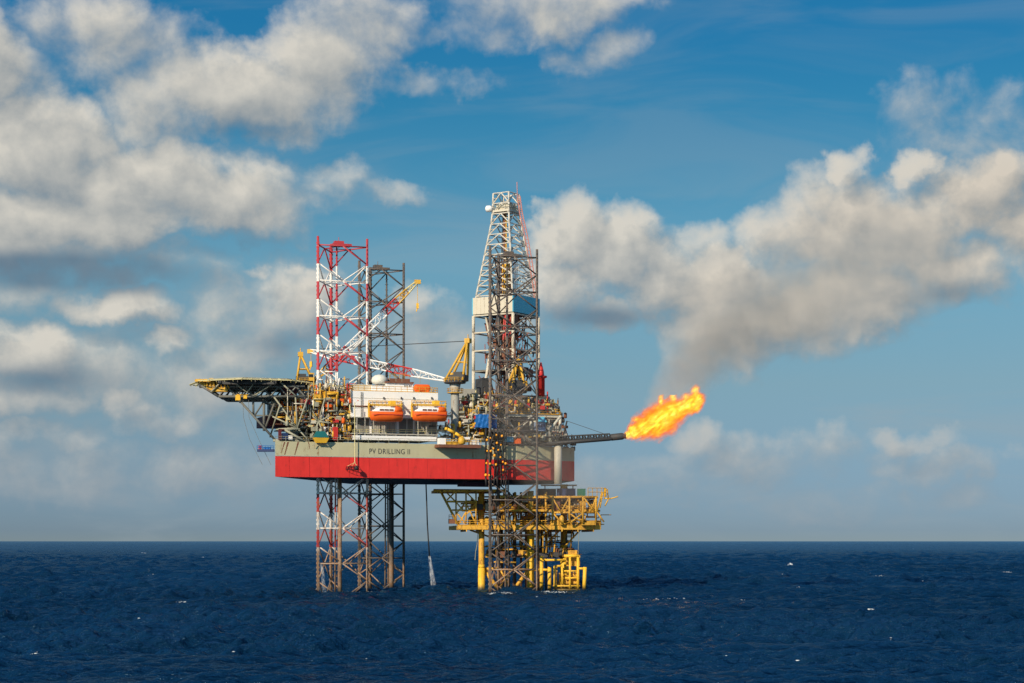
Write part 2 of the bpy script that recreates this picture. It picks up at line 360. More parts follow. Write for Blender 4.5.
# ================================================================== SEA
def build_sea():
    rng = np.random.default_rng(3)
    ys = np.concatenate([np.linspace(60, 130, 40)[:-1], 130*np.power(2600/130, np.linspace(0, 1, 1700)), 2600*np.power(90000/2600, np.linspace(0, 1, 60))[1:]])
    an = np.linspace(-.40, .40, 620)
    Yg, Ag = np.meshgrid(ys, an, indexing='ij'); Xg = (Yg+60)*np.tan(Ag)
    Z = np.zeros_like(Xg); spacing = np.gradient(ys)[:, None]
    for i in range(110):
        lam = 2.0*np.power(22/2.0, rng.random()**1.15); th = rng.normal(-.1, .55); k = 2*math.pi/lam
        a = .052*lam**.58*(.5+rng.random()); ph = rng.random()*6.283
        fade = np.clip((lam/spacing-2.2)/3, 0, 1)
        q = k*(Xg*math.sin(th)+Yg*math.cos(th))+ph
        Z += a*.55*fade*(1-np.abs(np.sin(q/2))*2+.27)
    gust = np.zeros_like(Xg)
    for i in range(14):
        lam = 40*np.power(8, rng.random()); th = rng.normal(.2, .7); gust += np.sin(2*math.pi/lam*(Xg*math.sin(th)*.45+Yg*math.cos(th))+rng.random()*6.283)
    Z *= np.clip(.85+.13*gust, .35, 1.6)
    for lam, th, a in ((34, -.25, .20), (47, .1, .16), (27, -.6, .12), (61, .45, .14)):
        Z += a*np.sin(2*math.pi/lam*(Xg*math.sin(th)+Yg*math.cos(th))+lam)*np.clip((lam/spacing-3)/4, 0, 1)
    v = np.stack([Xg, Yg, Z], -1).reshape(-1, 3)
    R, C = len(ys), len(an); i = (np.arange(R-1)[:, None]*C+np.arange(C-1)[None]).ravel()
    f = np.stack([i, i+1, i+C+1, i+C], -1)
    me = bpy.data.meshes.new('sea'); me.vertices.add(len(v)); me.vertices.foreach_set('co', v.ravel())
    me.loops.add(f.size); me.loops.foreach_set('vertex_index', f.ravel().astype(np.int32))
    me.polygons.add(len(f)); me.polygons.foreach_set('loop_start', (np.arange(len(f))*4).astype(np.int32))
    me.polygons.foreach_set('loop_total', np.full(len(f), 4, np.int32)); me.polygons.foreach_set('use_smooth', np.ones(len(f), bool))
    me.update(calc_edges=True)
    m_ = bpy.data.materials.new('sea_water'); m_.use_nodes = True; m_.node_tree.nodes.clear(); t = NT(m_.node_tree)
    pos = t.n('ShaderNodeNewGeometry').outputs['Position']; px, py, pz = t.xyz(pos)[:3]
    n1 = t.noise(t.vm('MULTIPLY', pos, (.5, .95, 1)), .42, 5, .6)
    n2 = t.noise(t.vm('MULTIPLY', pos, (.6, 1, 1)), 1.7, 4, .6)
    big = t.noise(t.vm('MULTIPLY', pos, (1, .35, 0)), .012, 3, .5)
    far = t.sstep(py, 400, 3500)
    h = t.m('ADD', t.m('MULTIPLY', n1, 2.2), t.m('MULTIPLY', n2, .5))
    bp = t.n('ShaderNodeBump'); bp.inputs['Distance'].default_value = 1.0; t.put(bp.inputs['Height'], h)
    t.put(bp.inputs['Strength'], t.m('MULTIPLY_ADD', far, -.35, .95))
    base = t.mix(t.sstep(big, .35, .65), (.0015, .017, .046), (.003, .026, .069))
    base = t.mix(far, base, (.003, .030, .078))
    # sparse breaking crests
    fn = t.noise(t.vm('MULTIPLY', pos, (.55, .8, .2)), .11, 2, .5)
    fp = t.noise(t.vm('MULTIPLY', pos, (1, 1.6, 1)), .9, 4, .7)
    foam = t.m('MULTIPLY', t.sstep(fn, .745, .77), t.sstep(fp, .47, .58))
    foam = t.m('MULTIPLY', foam, t.sstep(pz, .0, .3))
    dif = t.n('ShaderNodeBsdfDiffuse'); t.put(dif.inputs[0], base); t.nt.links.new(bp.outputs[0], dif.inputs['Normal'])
    gl = t.n('ShaderNodeBsdfGlossy'); gl.inputs['Roughness'].default_value = .08; t.nt.links.new(bp.outputs[0], gl.inputs['Normal'])
    gl.inputs[0].default_value = (.40, .70, .98, 1)
    fr = t.n('ShaderNodeFresnel'); fr.inputs[0].default_value = 1.33; t.nt.links.new(bp.outputs[0], fr.inputs['Normal'])
    s1 = t.n('ShaderNodeMixShader'); t.put(s1.inputs[0], t.m('MINIMUM', t.m('MULTIPLY', fr.outputs[0], .72), .52))
    t.nt.links.new(dif.outputs[0], s1.inputs[1]); t.nt.links.new(gl.outputs[0], s1.inputs[2])
    fd = t.n('ShaderNodeBsdfDiffuse'); fd.inputs[0].default_value = (.8, .82, .82, 1)
    s2 = t.n('ShaderNodeMixShader'); t.put(s2.inputs[0], foam)
    t.nt.links.new(s1.outputs[0], s2.inputs[1]); t.nt.links.new(fd.outputs[0], s2.inputs[2])
    o_ = t.n('ShaderNodeOutputMaterial'); t.nt.links.new(s2.outputs[0], o_.inputs[0])
    me.materials.append(m_)
    o = bpy.data.objects.new('sea', me); COL.objects.link(o); tag(o, kind='structure')
build_sea()
# ================================================================== THE JACK-UP RIG
ZB, ZR, ZD = 27.4, 32.25, 35.6
rig = thing('jackup_rig', (-22, 465, ZB), 'red and grey jack-up drilling rig standing high over the sea on three lattice legs', 'oil rig')
HP = [(-54.5, 435), (1.2, 456), (15.4, 466.5), (11.5, 492), (2, 500), (-14, 498), (-42, 490), (-48.6, 462)]
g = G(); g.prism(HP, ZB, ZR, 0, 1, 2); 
UP = [(x, y) for x, y in HP]
g.prism(UP, ZR, ZD, 1, 3, 1)
hull = obj('hull', g, [M['red'], M['hgrey'], M['bottom'], M['deck']], rig)
# rubbing strip, bottom bilge keel and weld seams on the long side
def side(u, z, off=0.0): return Vector((-54.5, 435, z)) + UD*u - VD*off
LEN = (Vector((1.2, 456, 0))-Vector((-54.5, 435, 0))).length
g = G()
for u in np.arange(3.2, LEN-1, 4.8): g.box(side(u, ZB+.1, .03), UD*.07, -VD*.03, ZR-ZB-.25)
obj('hull_seam', g, M['hgrey'], hull)
for c_ in hull.children: c_.data.materials[0] = mat('seam_red', (.54, .032, .03), .5, .2)
g = G(); g.box(side(0, ZR-.09, .07), UD*LEN, VD*.07, .18); obj('paint_line', g, M['lgrey'], hull)
# hull name
cu = bpy.data.curves.new('hull_name', 'FONT'); cu.body = 'PV DRILLING II'; cu.size = 1.75; cu.extrude = .02; cu.space_character = 1.12
to = bpy.data.objects.new('hull_name_tmp', cu); COL.objects.link(to); bpy.context.view_layer.update()
me = bpy.data.meshes.new_from_object(to.evaluated_get(bpy.context.evaluated_depsgraph_get())); bpy.data.objects.remove(to)
xs = [v.co.x for v in me.vertices]; wtxt = max(xs)-min(xs)
p0 = P3(369, 454, sideY(369, -.05)); tw = (P3(409.5, 454, sideY(409.5, -.05))-p0).length
me.transform(Matrix.Diagonal((tw/wtxt, 1.0, 1, 1)))
me.transform(Matrix.Translation(p0+Vector((0, 0, .1))-rig.location) @ Matrix.Rotation(TH, 4, 'Z') @ Matrix.Rotation(math.radians(90), 4, 'X'))
me.materials.clear(); me.materials.append(M['dgrey'])
to = bpy.data.objects.new('hull_name', me); COL.objects.link(to); to.parent = hull
# deck edge rails
g = G(); pts = [Vector((x, y, ZD)) for x, y in HP]; g.rail(pts[:6], 1.1, 2.5, .05); obj('deck_rail', g, M['ltruss'], rig)
# ---- lattice legs
def make_leg(x, y, top, m_, ang=TH, wd=12.05, rc=.29, label=None, rb=.165, ladder=.44, full=True):
    c = [Vector((x, y, 0)), Vector((x+wd*math.cos(ang), y+wd*math.sin(ang), 0)), Vector((x+wd*math.cos(ang+math.pi/3), y+wd*math.sin(ang+math.pi/3), 0))]
    g = G(); Z = lambda p, z: Vector((p.x, p.y, z))
    zt = top-2.0; k = 0
    while zt-k*BAY > -9:
        z = zt-k*BAY
        mids = []
        for i in range(3):
            a, b = c[i], c[(i+1) % 3]; mid = (a+b)/2; mids.append(mid)
            g.tube(Z(a, z), Z(b, z), rb*1.05, 6)
            if k: g.tube(Z(mid, z), Z(a, z+BAY/2), rb, 6); g.tube(Z(mid, z), Z(b, z+BAY/2), rb, 6)
            if i or full: g.tube(Z(mid, z), Z(a, z-BAY/2), rb, 6)
            g.tube(Z(mid, z), Z(b, z-BAY/2), rb, 6)
        for i in range(3): g.tube(Z(mids[i], z), Z(mids[(i+1) % 3], z), rb*.55, 5)
        k += 1
    leg = obj('leg', g, m_, rig)
    if label: leg['label'] = label
    for i in range(3):
        g = G(); p = c[i]; g.tube(Z(p, -6), Z(p, top), rc, 10)
        out = (p-(c[0]+c[1]+c[2])/3).normalized(); tn = Vector((-out.y, out.x, 0))
        for s_ in (-1, 1):      # rack plates with teeth
            g.box(Z(p, -6)+tn*(s_*rc*1.0)-out*.09-tn*(.06), tn*.12, out*.14, top+5.6)
            z = -2.0
            while z < top-1:
                g.box(Z(p, z)+tn*(s_*(rc*1.0+.06))-out*.07-tn*(.0 if s_ > 0 else .12), tn*.12, out*.14, .42); z += 1.02
        obj('leg_chord', g, m_, leg)
    cen = (c[0]+c[1]+c[2])/3; mid = (c[0]+c[1])/2
    g = G(); g.cbox(Z(mid*.6+cen*.4, zt+.1), 4.6, 2.6, .5, ang); g.cbox(Z(cen, zt+.6), 2.2, 1.6, 1.0, ang); g.tube(Z(cen, zt), Z(cen, zt+2.6), .08, 5)
    obj('top_platform', g, m_, leg)
    g = G(); q = c[0].lerp(c[1], ladder)+ (c[2]-mid)*.25
    for d in (-.45, .45): g.tube(Z(q, -4)+Vector((d*CT, d*ST, 0)), Z(q, zt), .20, 6)
    z = 0
    while z < zt: g.tube(Z(q, z)+Vector((-.45*CT, -.45*ST, 0)), Z(q, z)+Vector((.45*CT, .45*ST, 0)), .06, 4); z += 1.4
    obj('riser_ladder', g, m_, leg)
    return leg, c
LA, CA = make_leg(-45.7, 445, 84.4, MC['leg_banded'], label='red and white banded lattice leg nearest the helideck', full=False)
g = G(); q = CA[0].lerp(CA[1], .44)+(CA[2]-CA[0])*.02; g.tube((q.x, q.y, -5), (q.x, q.y, 27.6), .46, 12); obj('water_caisson', g, mat('rusty_caisson', (.36, .24, .15), .7, .4, .9, rustcol=(.12,.05,.03), scale=1.6), LA)
LB, CB = make_leg(-39.6, 490, 85.3, MC['leg_dark'], label='dark grey lattice leg farthest away behind the banded one', rc=.33, ladder=.68)
q = CB[0].lerp(CB[1], .72); g = G(); g.tube((q.x, q.y, -5), (q.x, q.y, 27.6), .66, 12); obj('water_caisson', g, MC['leg_dark'], LB)
LC, CC = make_leg(-5.25, 451.3, 82.9, MC['leg_dark'], label='dark grey lattice leg standing in front of the derrick', rc=.30)
# leg guide / jack frame round leg C at deck level
g = G()
for z in (ZD+.2, ZD+3.2, ZD+6.2):
    for i in range(3): a, b = CC[i], CC[(i+1) % 3]; g.tube((a.x, a.y, z), (b.x, b.y, z), .2, 6)
obj('jack_frame', g, M['dgrey'], LC)
for leg, c in ((LA, CA), (LB, CB)):
    g = G()
    for p in c: g.cbox((p.x, p.y, ZD), 1.5, 1.5, 5.5, TH)
    obj('jack_frame', g, M['ltruss'], leg)
# ---- accommodation block
def part_box(name, x0, x1, y0, y1, v, depth, m_, parent=rig):
    g = G(); bxp(g, x0, x1, y0, y1, sideY(x0, v), depth); return obj(name, g, m_, parent)
acc = part_box('accommodation_block', 351.3, 438, 391.8, 417.6, 1.6, 17, M['white'])
Yb = sideY(356, 4.2)
part_box('lower_storey', 356, 437, 417.7, 439.8, 3.6, 14, M['white'], acc)
part_box('base_coaming', 354, 436.5, 436.0, 440.2, .55, 4, M['white'], acc)
for x0, x1 in ((372, 396.5), (415, 437.5)):
    g = G(); n = 14
    for i in range(n):
        a = x0+(x1-x0)*i/n; bxp(g, a, a+(x1-x0)/n*.55, 422, 434.5, sideY(a, 3.3), .3)
    bxp(g, x0, x1, 422, 434.6, sideY(x0, 3.45), .15); obj('corrugated_panel', g, M['lgrey'], acc)
g = G()
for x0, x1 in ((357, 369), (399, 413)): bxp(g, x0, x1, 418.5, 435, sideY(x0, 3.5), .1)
obj('door_bay_shade', g, M['mgrey'], acc)  # flat grey panels stand in for the shade in the door bays
g = G(); bxp(g, 352, 438, 433.6, 434.6, sideY(352, 1.2), 3); bxp(g, 352, 440, 417.6, 418.4, sideY(352, 1.2), 2.6)
for x in (357, 365, 373.5, 386, 396, 407, 418, 428, 437): bxp(g, x-.35, x+.35, 417.8, 440, sideY(x, 1.3), .18)
obj('walkway', g, M['lgrey'], acc)
g = G(); a, b = P3(353, 433.6, sideY(353, 1.2)), P3(438, 433.9, sideY(438, 1.2)); g.rail([a, b], 1.0, 1.6, .045)
obj('walkway_rail', g, M['pale'], acc)
# windows of the upper storey
for px, py in [(355,407),(360,407.5),(363,411),(384,398.5),(401.5,399.3),(414,399.3),(432,400),(404,409),(409,409.5),(358,399),(372,399),(422,400.5)]:
    g = G(); bxp(g, px-.9, px+.9, py-.8, py+1.0, sideY(px, 1.55), .05); wn = obj('window', g, M['glass'], acc)
g = G()
for px in (384, 401.5, 414, 432): bxp(g, px-.5, px+.5, 397, 399, sideY(px, 1.2), .4)
obj('flood_light', g, M['dgrey'], acc)
RT = P3(395, 391.8, sideY(395, 1.6)).z
g = G(); u0 = P3(352, 391.8, sideY(352, 1.8)); u1 = P3(437.5, 391.8, sideY(437.5, 1.8)); u0.z = u1.z = RT
g.rail([u0+VD*15, u0, u1, u1+VD*15], 1.25, 1.5, .06, True); obj('roof_rail', g, M['yellow'], acc)
part_box('penthouse', 354, 372, 384.5, 391.8, 5, 8, M['cream'], acc)
part_box('penthouse', 372, 386, 385.5, 391.8, 4, 7, M['white'], acc)
part_box('pilot_house', 386.5, 413, 383, 391.8, 4, 7, M['white'], acc)
g = G()
for px in (405, 407, 409.3, 411): bxp(g, px-.5, px+.5, 385, 387.3, sideY(px, 3.95), .05)
obj('window', g, M['glass'], acc)
g = G(); bxp(g, 386, 414, 381.6, 383, sideY(386, 3.5), 9); bxp(g, 389, 410, 378.6, 381.6, sideY(389, 6), 6); obj('roof_platform', g, M['brown'], acc)
g = G(); a, b = P3(390, 378.4, sideY(390, 6)), P3(409, 378.4, sideY(409, 6)); g.rail([a, b], 1.0, 1.2, .05); obj('roof_rail', g, M['yellow'], acc)
g = G()
for x in (361, 362.6): g.tube(P3(x, 392, sideY(x, 1.4)), P3(x, 417.4, sideY(x, 1.4)), .05, 4)
for k in range(17): y_ = 392.5+k*1.5; g.tube(P3(361, y_, sideY(361, 1.4)), P3(362.6, y_, sideY(362.6, 1.4)), .04, 4)
obj('wall_ladder', g, M['mgrey'], acc)
g = G(); bxp(g, 351.5, 438, 398.6, 398.9, sideY(351.5, 1.52), .06); bxp(g, 351.5, 438, 408.6, 408.9, sideY(351.5, 1.52), .06); obj('wall_seam', g, M['cream'], acc)
# davits
def davit(x0, x1):
    g = G(); Y0 = sideY(x0, -1.0); Y1 = sideY(x1, -1.0)
    for x in (x0+.6, x1-.6):
        for v in (-1.4, 1.2):
            a = P3(x, 404.6, sideY(x, v)); b = P3(x, 417.2, sideY(x, v+.0)); g.tube(a, b, .30, 5)
        a = P3(x, 404.6, sideY(x, -2.8)); b = P3(x, 403.6, sideY(x, 1.6)); g.tube(a, b, .3, 5)
    g.tube(P3(x0, 404.8, sideY(x0, -1.4)), P3(x1, 405.4, sideY(x1, -1.4)), .26, 5)
    g.tube(P3(x0, 400.8, sideY(x0, 1.2)), P3(x1, 401.4, sideY(x1, 1.2)), .1, 5)
    for i in range(9):
        x = x0+(x1-x0)*i/8; g.tube(P3(x, 400.8, sideY(x, 1.2)), P3(x, 405, sideY(x, 1.2)), .06, 4)
    d = obj('davit', g, M['yellow'], rig)
    g = G(); xm = x0+(x1-x0)*.74; bxp(g, xm-2.6, xm+2.6, 400.6, 404.2, sideY(xm, -1.3), 2.0); obj('winch', g, M['hyellow'], d)
davit(368.5, 402); davit(411.5, 446)
# lifeboats
def lifeboat(x0, x1, label):
    Y = sideY((x0+x1)/2, -1.6); c = P3((x0+x1)/2, 421.6, Y); L = (P3(x1, 420, Y)-P3(x0, 420, Y)).length/CT
    o = thing('lifeboat', c, label, 'lifeboat', 'lifeboats hanging along the white accommodation block')
    def loft(secs):
        g = G(); n = None; vs = []; fs = []
        for t, pr in secs:
            cc = c + UD*(t*L/2)
            for a, z in pr: vs.append(cc + VD*a + Vector((0, 0, z)))
            n = len(pr)
        for k in range(len(secs)-1):
            for i in range(n): fs.append((k*n+i, k*n+(i+1) % n, (k+1)*n+(i+1) % n, (k+1)*n+i))
        fs.append(tuple(range(n))[::-1]); fs.append(tuple((len(secs)-1)*n+i for i in range(n)))
        return g.add(vs, fs, True)
    def hs(b, z0, z1): return [(-b, z1), (-b*.95, z0+(z1-z0)*.45), (-b*.45, z0), (b*.45, z0), (b*.95, z0+(z1-z0)*.45), (b, z1)]
    obj('boat_hull', loft([(-1, hs(.5, .9, 2.3)), (-.93, hs(.9, .3, 2.3)), (-.5, hs(1.35, 0, 2.2)), (.3, hs(1.4, 0, 2.2)), (.88, hs(1.2, .1, 2.3)), (1, hs(.8, .5, 2.5))]), M['orange'], o)
    def cs(b, z1, z2): return [(-b, z1), (-b*.92, z1+(z2-z1)*.6), (-b*.5, z2), (b*.5, z2), (b*.92, z1+(z2-z1)*.6), (b, z1)]
    cn = obj('boat_canopy', loft([(-.86, cs(.8, 2.25, 2.5)), (-.6, cs(1.2, 2.2, 3.2)), (.45, cs(1.25, 2.2, 3.3)), (.62, cs(1.2, 2.25, 3.2)), (.9, cs(.8, 2.3, 2.7))]), M['white'], o)
    obj('wheelhouse', loft([(.42, cs(1.28, 2.22, 3.1)), (.62, cs(1.25, 2.25, 3.6)), (.9, cs(.95, 2.3, 3.4)), (.97, cs(.6, 2.35, 2.8))]), M['orange'], o)
    g = G()
    for i, t in enumerate((-.5, -.2, .1)): g.box(c+UD*(t*L/2)-VD*1.29+Vector((0, 0, 2.5)), UD*1.0, VD*.05, .36)
    obj('porthole', g, M['brown'], o)
    g = G(); g.box(c-UD*(.97*L/2)-VD*1.45+Vector((0, 0, 1.5)), UD*(1.88*L/2), VD*.1, .16); obj('fender', g, M['redp'], o)
    g = G()
    for t in (-.7, .72): g.tube(c+UD*(t*L/2)+Vector((0, 0, 2.2)), c+UD*(t*L/2)+Vector((0, 0, 4.0)), .07, 5)
    obj('fall_wire', g, M['dgrey'], o)
lifeboat(370.5, 402, 'orange lifeboat with white canopy, the one nearer the red and white leg')
lifeboat(412.8, 446, 'orange lifeboat with white canopy, the one nearer the yellow crane')
# roof things
g = G(); c = P3(379.5, 384.2, sideY(379.5, 6)); g.lathe(c, [(1.5, 0), (1.9, .5), (1.95, 1.0), (1.75, 1.6), (1.1, 2.1), (.2, 2.3)], 18)
for v in g.v[:]: pass
solo('satellite_dome', g, M['roofw'], 'cream satellite dome on the roof of the white accommodation block', 'dome')
g = G(); a, b = P3(414, 388, sideY(414, 4)), P3(430, 388.3, sideY(430, 4)); d = (b-a).normalized(); g.lathe(a, [(.4, 0), (.85, .25), (.9, .5), (.9, (b-a).length-.5), (.85, (b-a).length-.25), (.4, (b-a).length)], 14, d)
for t in (.2, .8): q = a.lerp(b, t); g.cbox((q.x, q.y, RT), .5, 1.4, 1.2, TH)
solo('orange_tank', g, M['orange'], 'orange cylinder tank lying at the end of the white roof', 'tank')
for i, (x, h) in enumerate(((389.5, 10), (396, 7), (402, 9), (420, 6))):
    g = G(); q = P3(x, 383.5, sideY(x, 6)); g.tube(q, q+Vector((0, 0, h*.27)), .07, 5); g.tube(q+Vector((-.4, 0, h*.2)), q+Vector((.4, 0, h*.2)), .05, 4)
    solo('radio_mast', g, M['ltruss'], ['whip mast behind the cream satellite dome on the white roof', 'shortest whip mast at the middle of the white roof', 'whip mast between the dome and the orange tank', 'whip mast rising beside the orange roof tank'][i], 'mast', 'whip masts on the accommodation roof')
# ---- helideck
HC = Vector((-61.0, 446, 50.0)); HR = 13.6
hel = obj('helideck', G().prism([(HC.x+HR*math.cos(a), HC.y+HR*math.sin(a)) for a in [math.radians(22.5+45*i+20) for i in range(8)]], 49.6, 50.1, 0, 1, 2),
          [M['ltruss'], M['green'], M['dgrey']], rig)
oc = [Vector((HC.x+HR*math.cos(a), HC.y+HR*math.sin(a), 49.9)) for a in [math.radians(42.5+45*i) for i in range(8)]]
g = G()
for i in range(8):
    a, b = oc[i], oc[(i+1) % 8]; n = 5
    oa = (a-HC).normalized()*1.6; ob = (b-HC).normalized()*1.6; oa.z = ob.z = -.35
    g.tube(a+oa, b+ob, .12, 5)
    for k in range(n+1):
        p = a.lerp(b, k/n); q = (a+oa).lerp(b+ob, k/n); g.tube(p, q, .1, 4); g.tube(q, q+(p-q)*.2+Vector((0, 0, -.5)), .07, 4)
obj('safety_net', g, M['pale'], hel)
g = G(); b_ = G()
for i in range(7):      # deck girders
    y = HC.y-HR*.8+i*HR*1.6/6; hw = math.sqrt(max(0, (HR*.94)**2-(y-HC.y)**2)); b_.box((HC.x-hw, y, 48.7), (2*hw, 0, 0), (0, .25, 0), .88)
for i in range(6):
    x = HC.x-HR*.75+i*HR*1.5/5; hw = math.sqrt(max(0, (HR*.94)**2-(x-HC.x)**2)); b_.box((x, HC.y-hw, 48.95), (.2, 0, 0), (0, 2*hw, 0), .6)
obj('deck_girder', b_, M['dgrey'], hel)
ZT = 46.1
rows = [HC.y-8, HC.y-1, HC.y+6]
for ri, y in enumerate(rows):
    xl, xr = HC.x-7.0, HC.x+13
    g.tube((xl, y, ZT), (xr, y, ZT), .30, 6); g.tube((HC.x-10.5, y, 48.4), (xr, y, 48.4), .26, 6); g.tube((xl, y, ZT), (HC.x-11.0, y, 48.6), .32, 6)
    n = 5
    for k in range(n):
        a = xl+(xr-xl)*k/n; b2 = xl+(xr-xl)*(k+1)/n; m2 = (a+b2)/2
        g.tube((a, y, ZT), (m2, y, 48.4), .2, 5); g.tube((m2, y, 48.4), (b2, y, ZT), .2, 5)
for x in np.linspace(HC.x-6.5, HC.x+12, 5):
    for a, b2 in zip(rows[:-1], rows[1:]):
        g.tube((x, a, ZT), (x, b2, ZT), .2, 5); g.tube((x, a, ZT), (x, b2, 48.4), .16, 5)
obj('underdeck_truss', g, M['truss'], hel)
g = G()
y = rows[0]-.8
def hx(px): return (px-512)/F*y
for a, b2 in (((232, 380.5), (247, 392.5)), ((247, 392.5), (256, 380.5)), ((254, 396), (278, 380)), ((222, 381), (211, 392)), ((278, 380), (296, 396))):
    g.tube(P3(*a, y), P3(*b2, y), .2, 6)
obj('outer_brace', g, M['ltruss'], hel)
g = G()
for a, b2 in (((195, 380), (214, 391)), ((213, 379), (216, 391)), ((214, 391), (228, 390)), ((199, 379.5), (210, 388))): g.tube(P3(*a, HC.y-8), P3(*b2, HC.y-8), .3, 5)
for k in range(7): x = 206+k*3.4; g.tube(P3(x, 380, HC.y-9), P3(x+2.5, 389, HC.y-8), .16, 4)
bxp(g, 196, 211, 379, 381.6, HC.y-9.5, 1.2, 0); bxp(g, 213, 227, 387.6, 391.4, HC.y-8.4, 1.4, 0); bxp(g, 209, 213.5, 378, 389, HC.y-8.2, .8, 0)
obj('access_stair', g, M['yellow'], hel)
g = G()
g.tube(P3(241, 402, 438), P3(276, 441, 438), .27, 8); g.tube(P3(253.2, 398, 440), P3(253.4, 416, 440), .26, 6)
g.tube(P3(264, 398, 440), P3(264, 431, 440), .30, 6); g.tube(P3(255, 415.6, 440), P3(273, 415.6, 440), .2, 6)
g.tube(P3(255, 415, 440), P3(264, 401, 440), .2, 6); g.tube(P3(264, 400, 440), P3(276, 407, 440), .2, 6); g.tube(P3(275.5, 400, 440), P3(265, 429, 440), .25, 6)
g.tube(P3(241, 402, 438), P3(236, 396, 438), .42, 8); g.tube(P3(262, 398, 462), P3(300, 440, 462), .27, 8)
obj('support_strut', g, M['truss'], hel)
g = G()
N1 = (297.3, 428); N2 = (318.5, 421.5); y = 437.0
for q in ((274, 397), (295.5, 397), (307.5, 398), (272.5, 416.5), (309, 441), (278, 429)): g.tube(P3(*N1, y+1), P3(*q, y+1), .19, 6)
for q in ((305, 398), (325, 398), (330, 416), (303, 427), (311.5, 438), (326.5, 440), (331, 423), (309, 413)): g.tube(P3(*N2, y+3), P3(*q, y+3), .18, 6)
g.tube(P3(280, 405, y), P3(270, 437, y+6), .2, 6); g.tube(P3(285, 430, y), P3(303, 440, y), .28, 6); g.tube(P3(276, 429.5, y), P3(300, 429, y), .18, 6)
g.tube(P3(273, 440.5, y+.5), P3(310, 441, y+2), .3, 6); g.tube(P3(289, 430, y+4), P3(318, 436, y+6), .22, 6)
obj('star_brace', g, M['ltruss'], hel)
g = G(); c = P3(236.5, 400, HC.y-8)
g.cbox(c+Vector((.3, 0, -.1)), 1.1, 1.0, 1.2, .2); g.cbox(c+Vector((2.0, 0, .3)), .8, .8, .8, .2); g.cbox(c+Vector((1.4, .5, 1.2)), 2.8, 1.4, .12, .1); obj('foam_station', g, M['hyellow'], hel)
g = G()
for d in (0, 1.3): g.path([c+Vector((1.5+d, 0, 0)), c+Vector((1.6+d, 0, -4)), c+Vector((3+d*1.6, 0, -9)), c+Vector((6+d*1.5, 0, -15))], .045, 4)
obj('tag_line', g, M['mgrey'], hel)
# ---- deck modules forward of the accommodation (between helideck and white block)
def mod(x0, x1, y0, y1, v, d, m_, name='deck_module'):
    g = G(); bxp(g, x0, x1, y0, y1, sideY(x0, v), d); obj(name, g, m_, rig)
mod(298, 350, 428.5, 440.5, 9, 12, M['dgrey']); mod(290, 350, 427.6, 428.6, 4, 16, M['ltruss'], 'deck_platform')
mod(283, 350, 411.5, 412.6, 3.5, 20, M['ltruss'], 'deck_platform'); mod(300, 350, 414, 427, 14, 8, M['dgrey'])
mod(300, 340, 398.4, 399.8, 4, 18, M['yellow'], 'deck_platform'); mod(288, 316, 400, 411, 15, 8, M['mgrey'])
mod(312, 350, 402, 411, 13, 8, M['brown']); mod(266, 300, 416, 426.5, 16, 10, M['maroon']); mod(272, 300, 404, 416, 18, 5, M['mgrey'])
mod(320, 350, 391, 398, 10, 6, M['maroon'])
g = G()
for y_, v in ((428, 4), (411.5, 3.5), (398.4, 4)):
    x0 = 290 if y_ > 420 else (284 if y_ > 405 else 302); a, b = P3(x0, y_, sideY(x0, v)), P3(350, y_, sideY(350, v)); b.z = a.z; g.rail([a, b], 1.1, 1.5, .06)
obj('platform_rail', g, M['yellow'], rig)
g = G()
for x, (ya, yb) in zip((300, 307, 314, 322, 330, 338, 346), ((400, 428), (399, 440), (399, 412), (399, 440), (412, 440), (399, 428), (392, 440))):
    g.tube(P3(x, ya, sideY(x, 4.2)), P3(x, yb, sideY(x, 4.2)), .2, 6)
obj('platform_post', g, M['ltruss'], rig)
PCOUNT = {}
def emit(items, mats, parent):
    """items: (kind, size, colour index, collector). Up to 60 of a kind stand as parts of their own, the rest as one 'stuff' part per colour"""
    items.sort(key=lambda t: -t[1]); rest = [G() for _ in mats]
    for kind, sz, ci, h in items:
        key = (parent.name, kind); PCOUNT[key] = PCOUNT.get(key, 0)+1
        if PCOUNT[key] <= 60: _obj(kind, h, mats[ci], parent)
        else:
            r = rest[ci]; k = len(r.v); r.v += h.v; r.f += [[i+k for i in f] for f in h.f]; r.m += h.m; r.smooth += h.smooth
    for r, m_ in zip(rest, mats):
        if r.v: _obj('pipework', r, m_, parent)['kind'] = 'stuff'
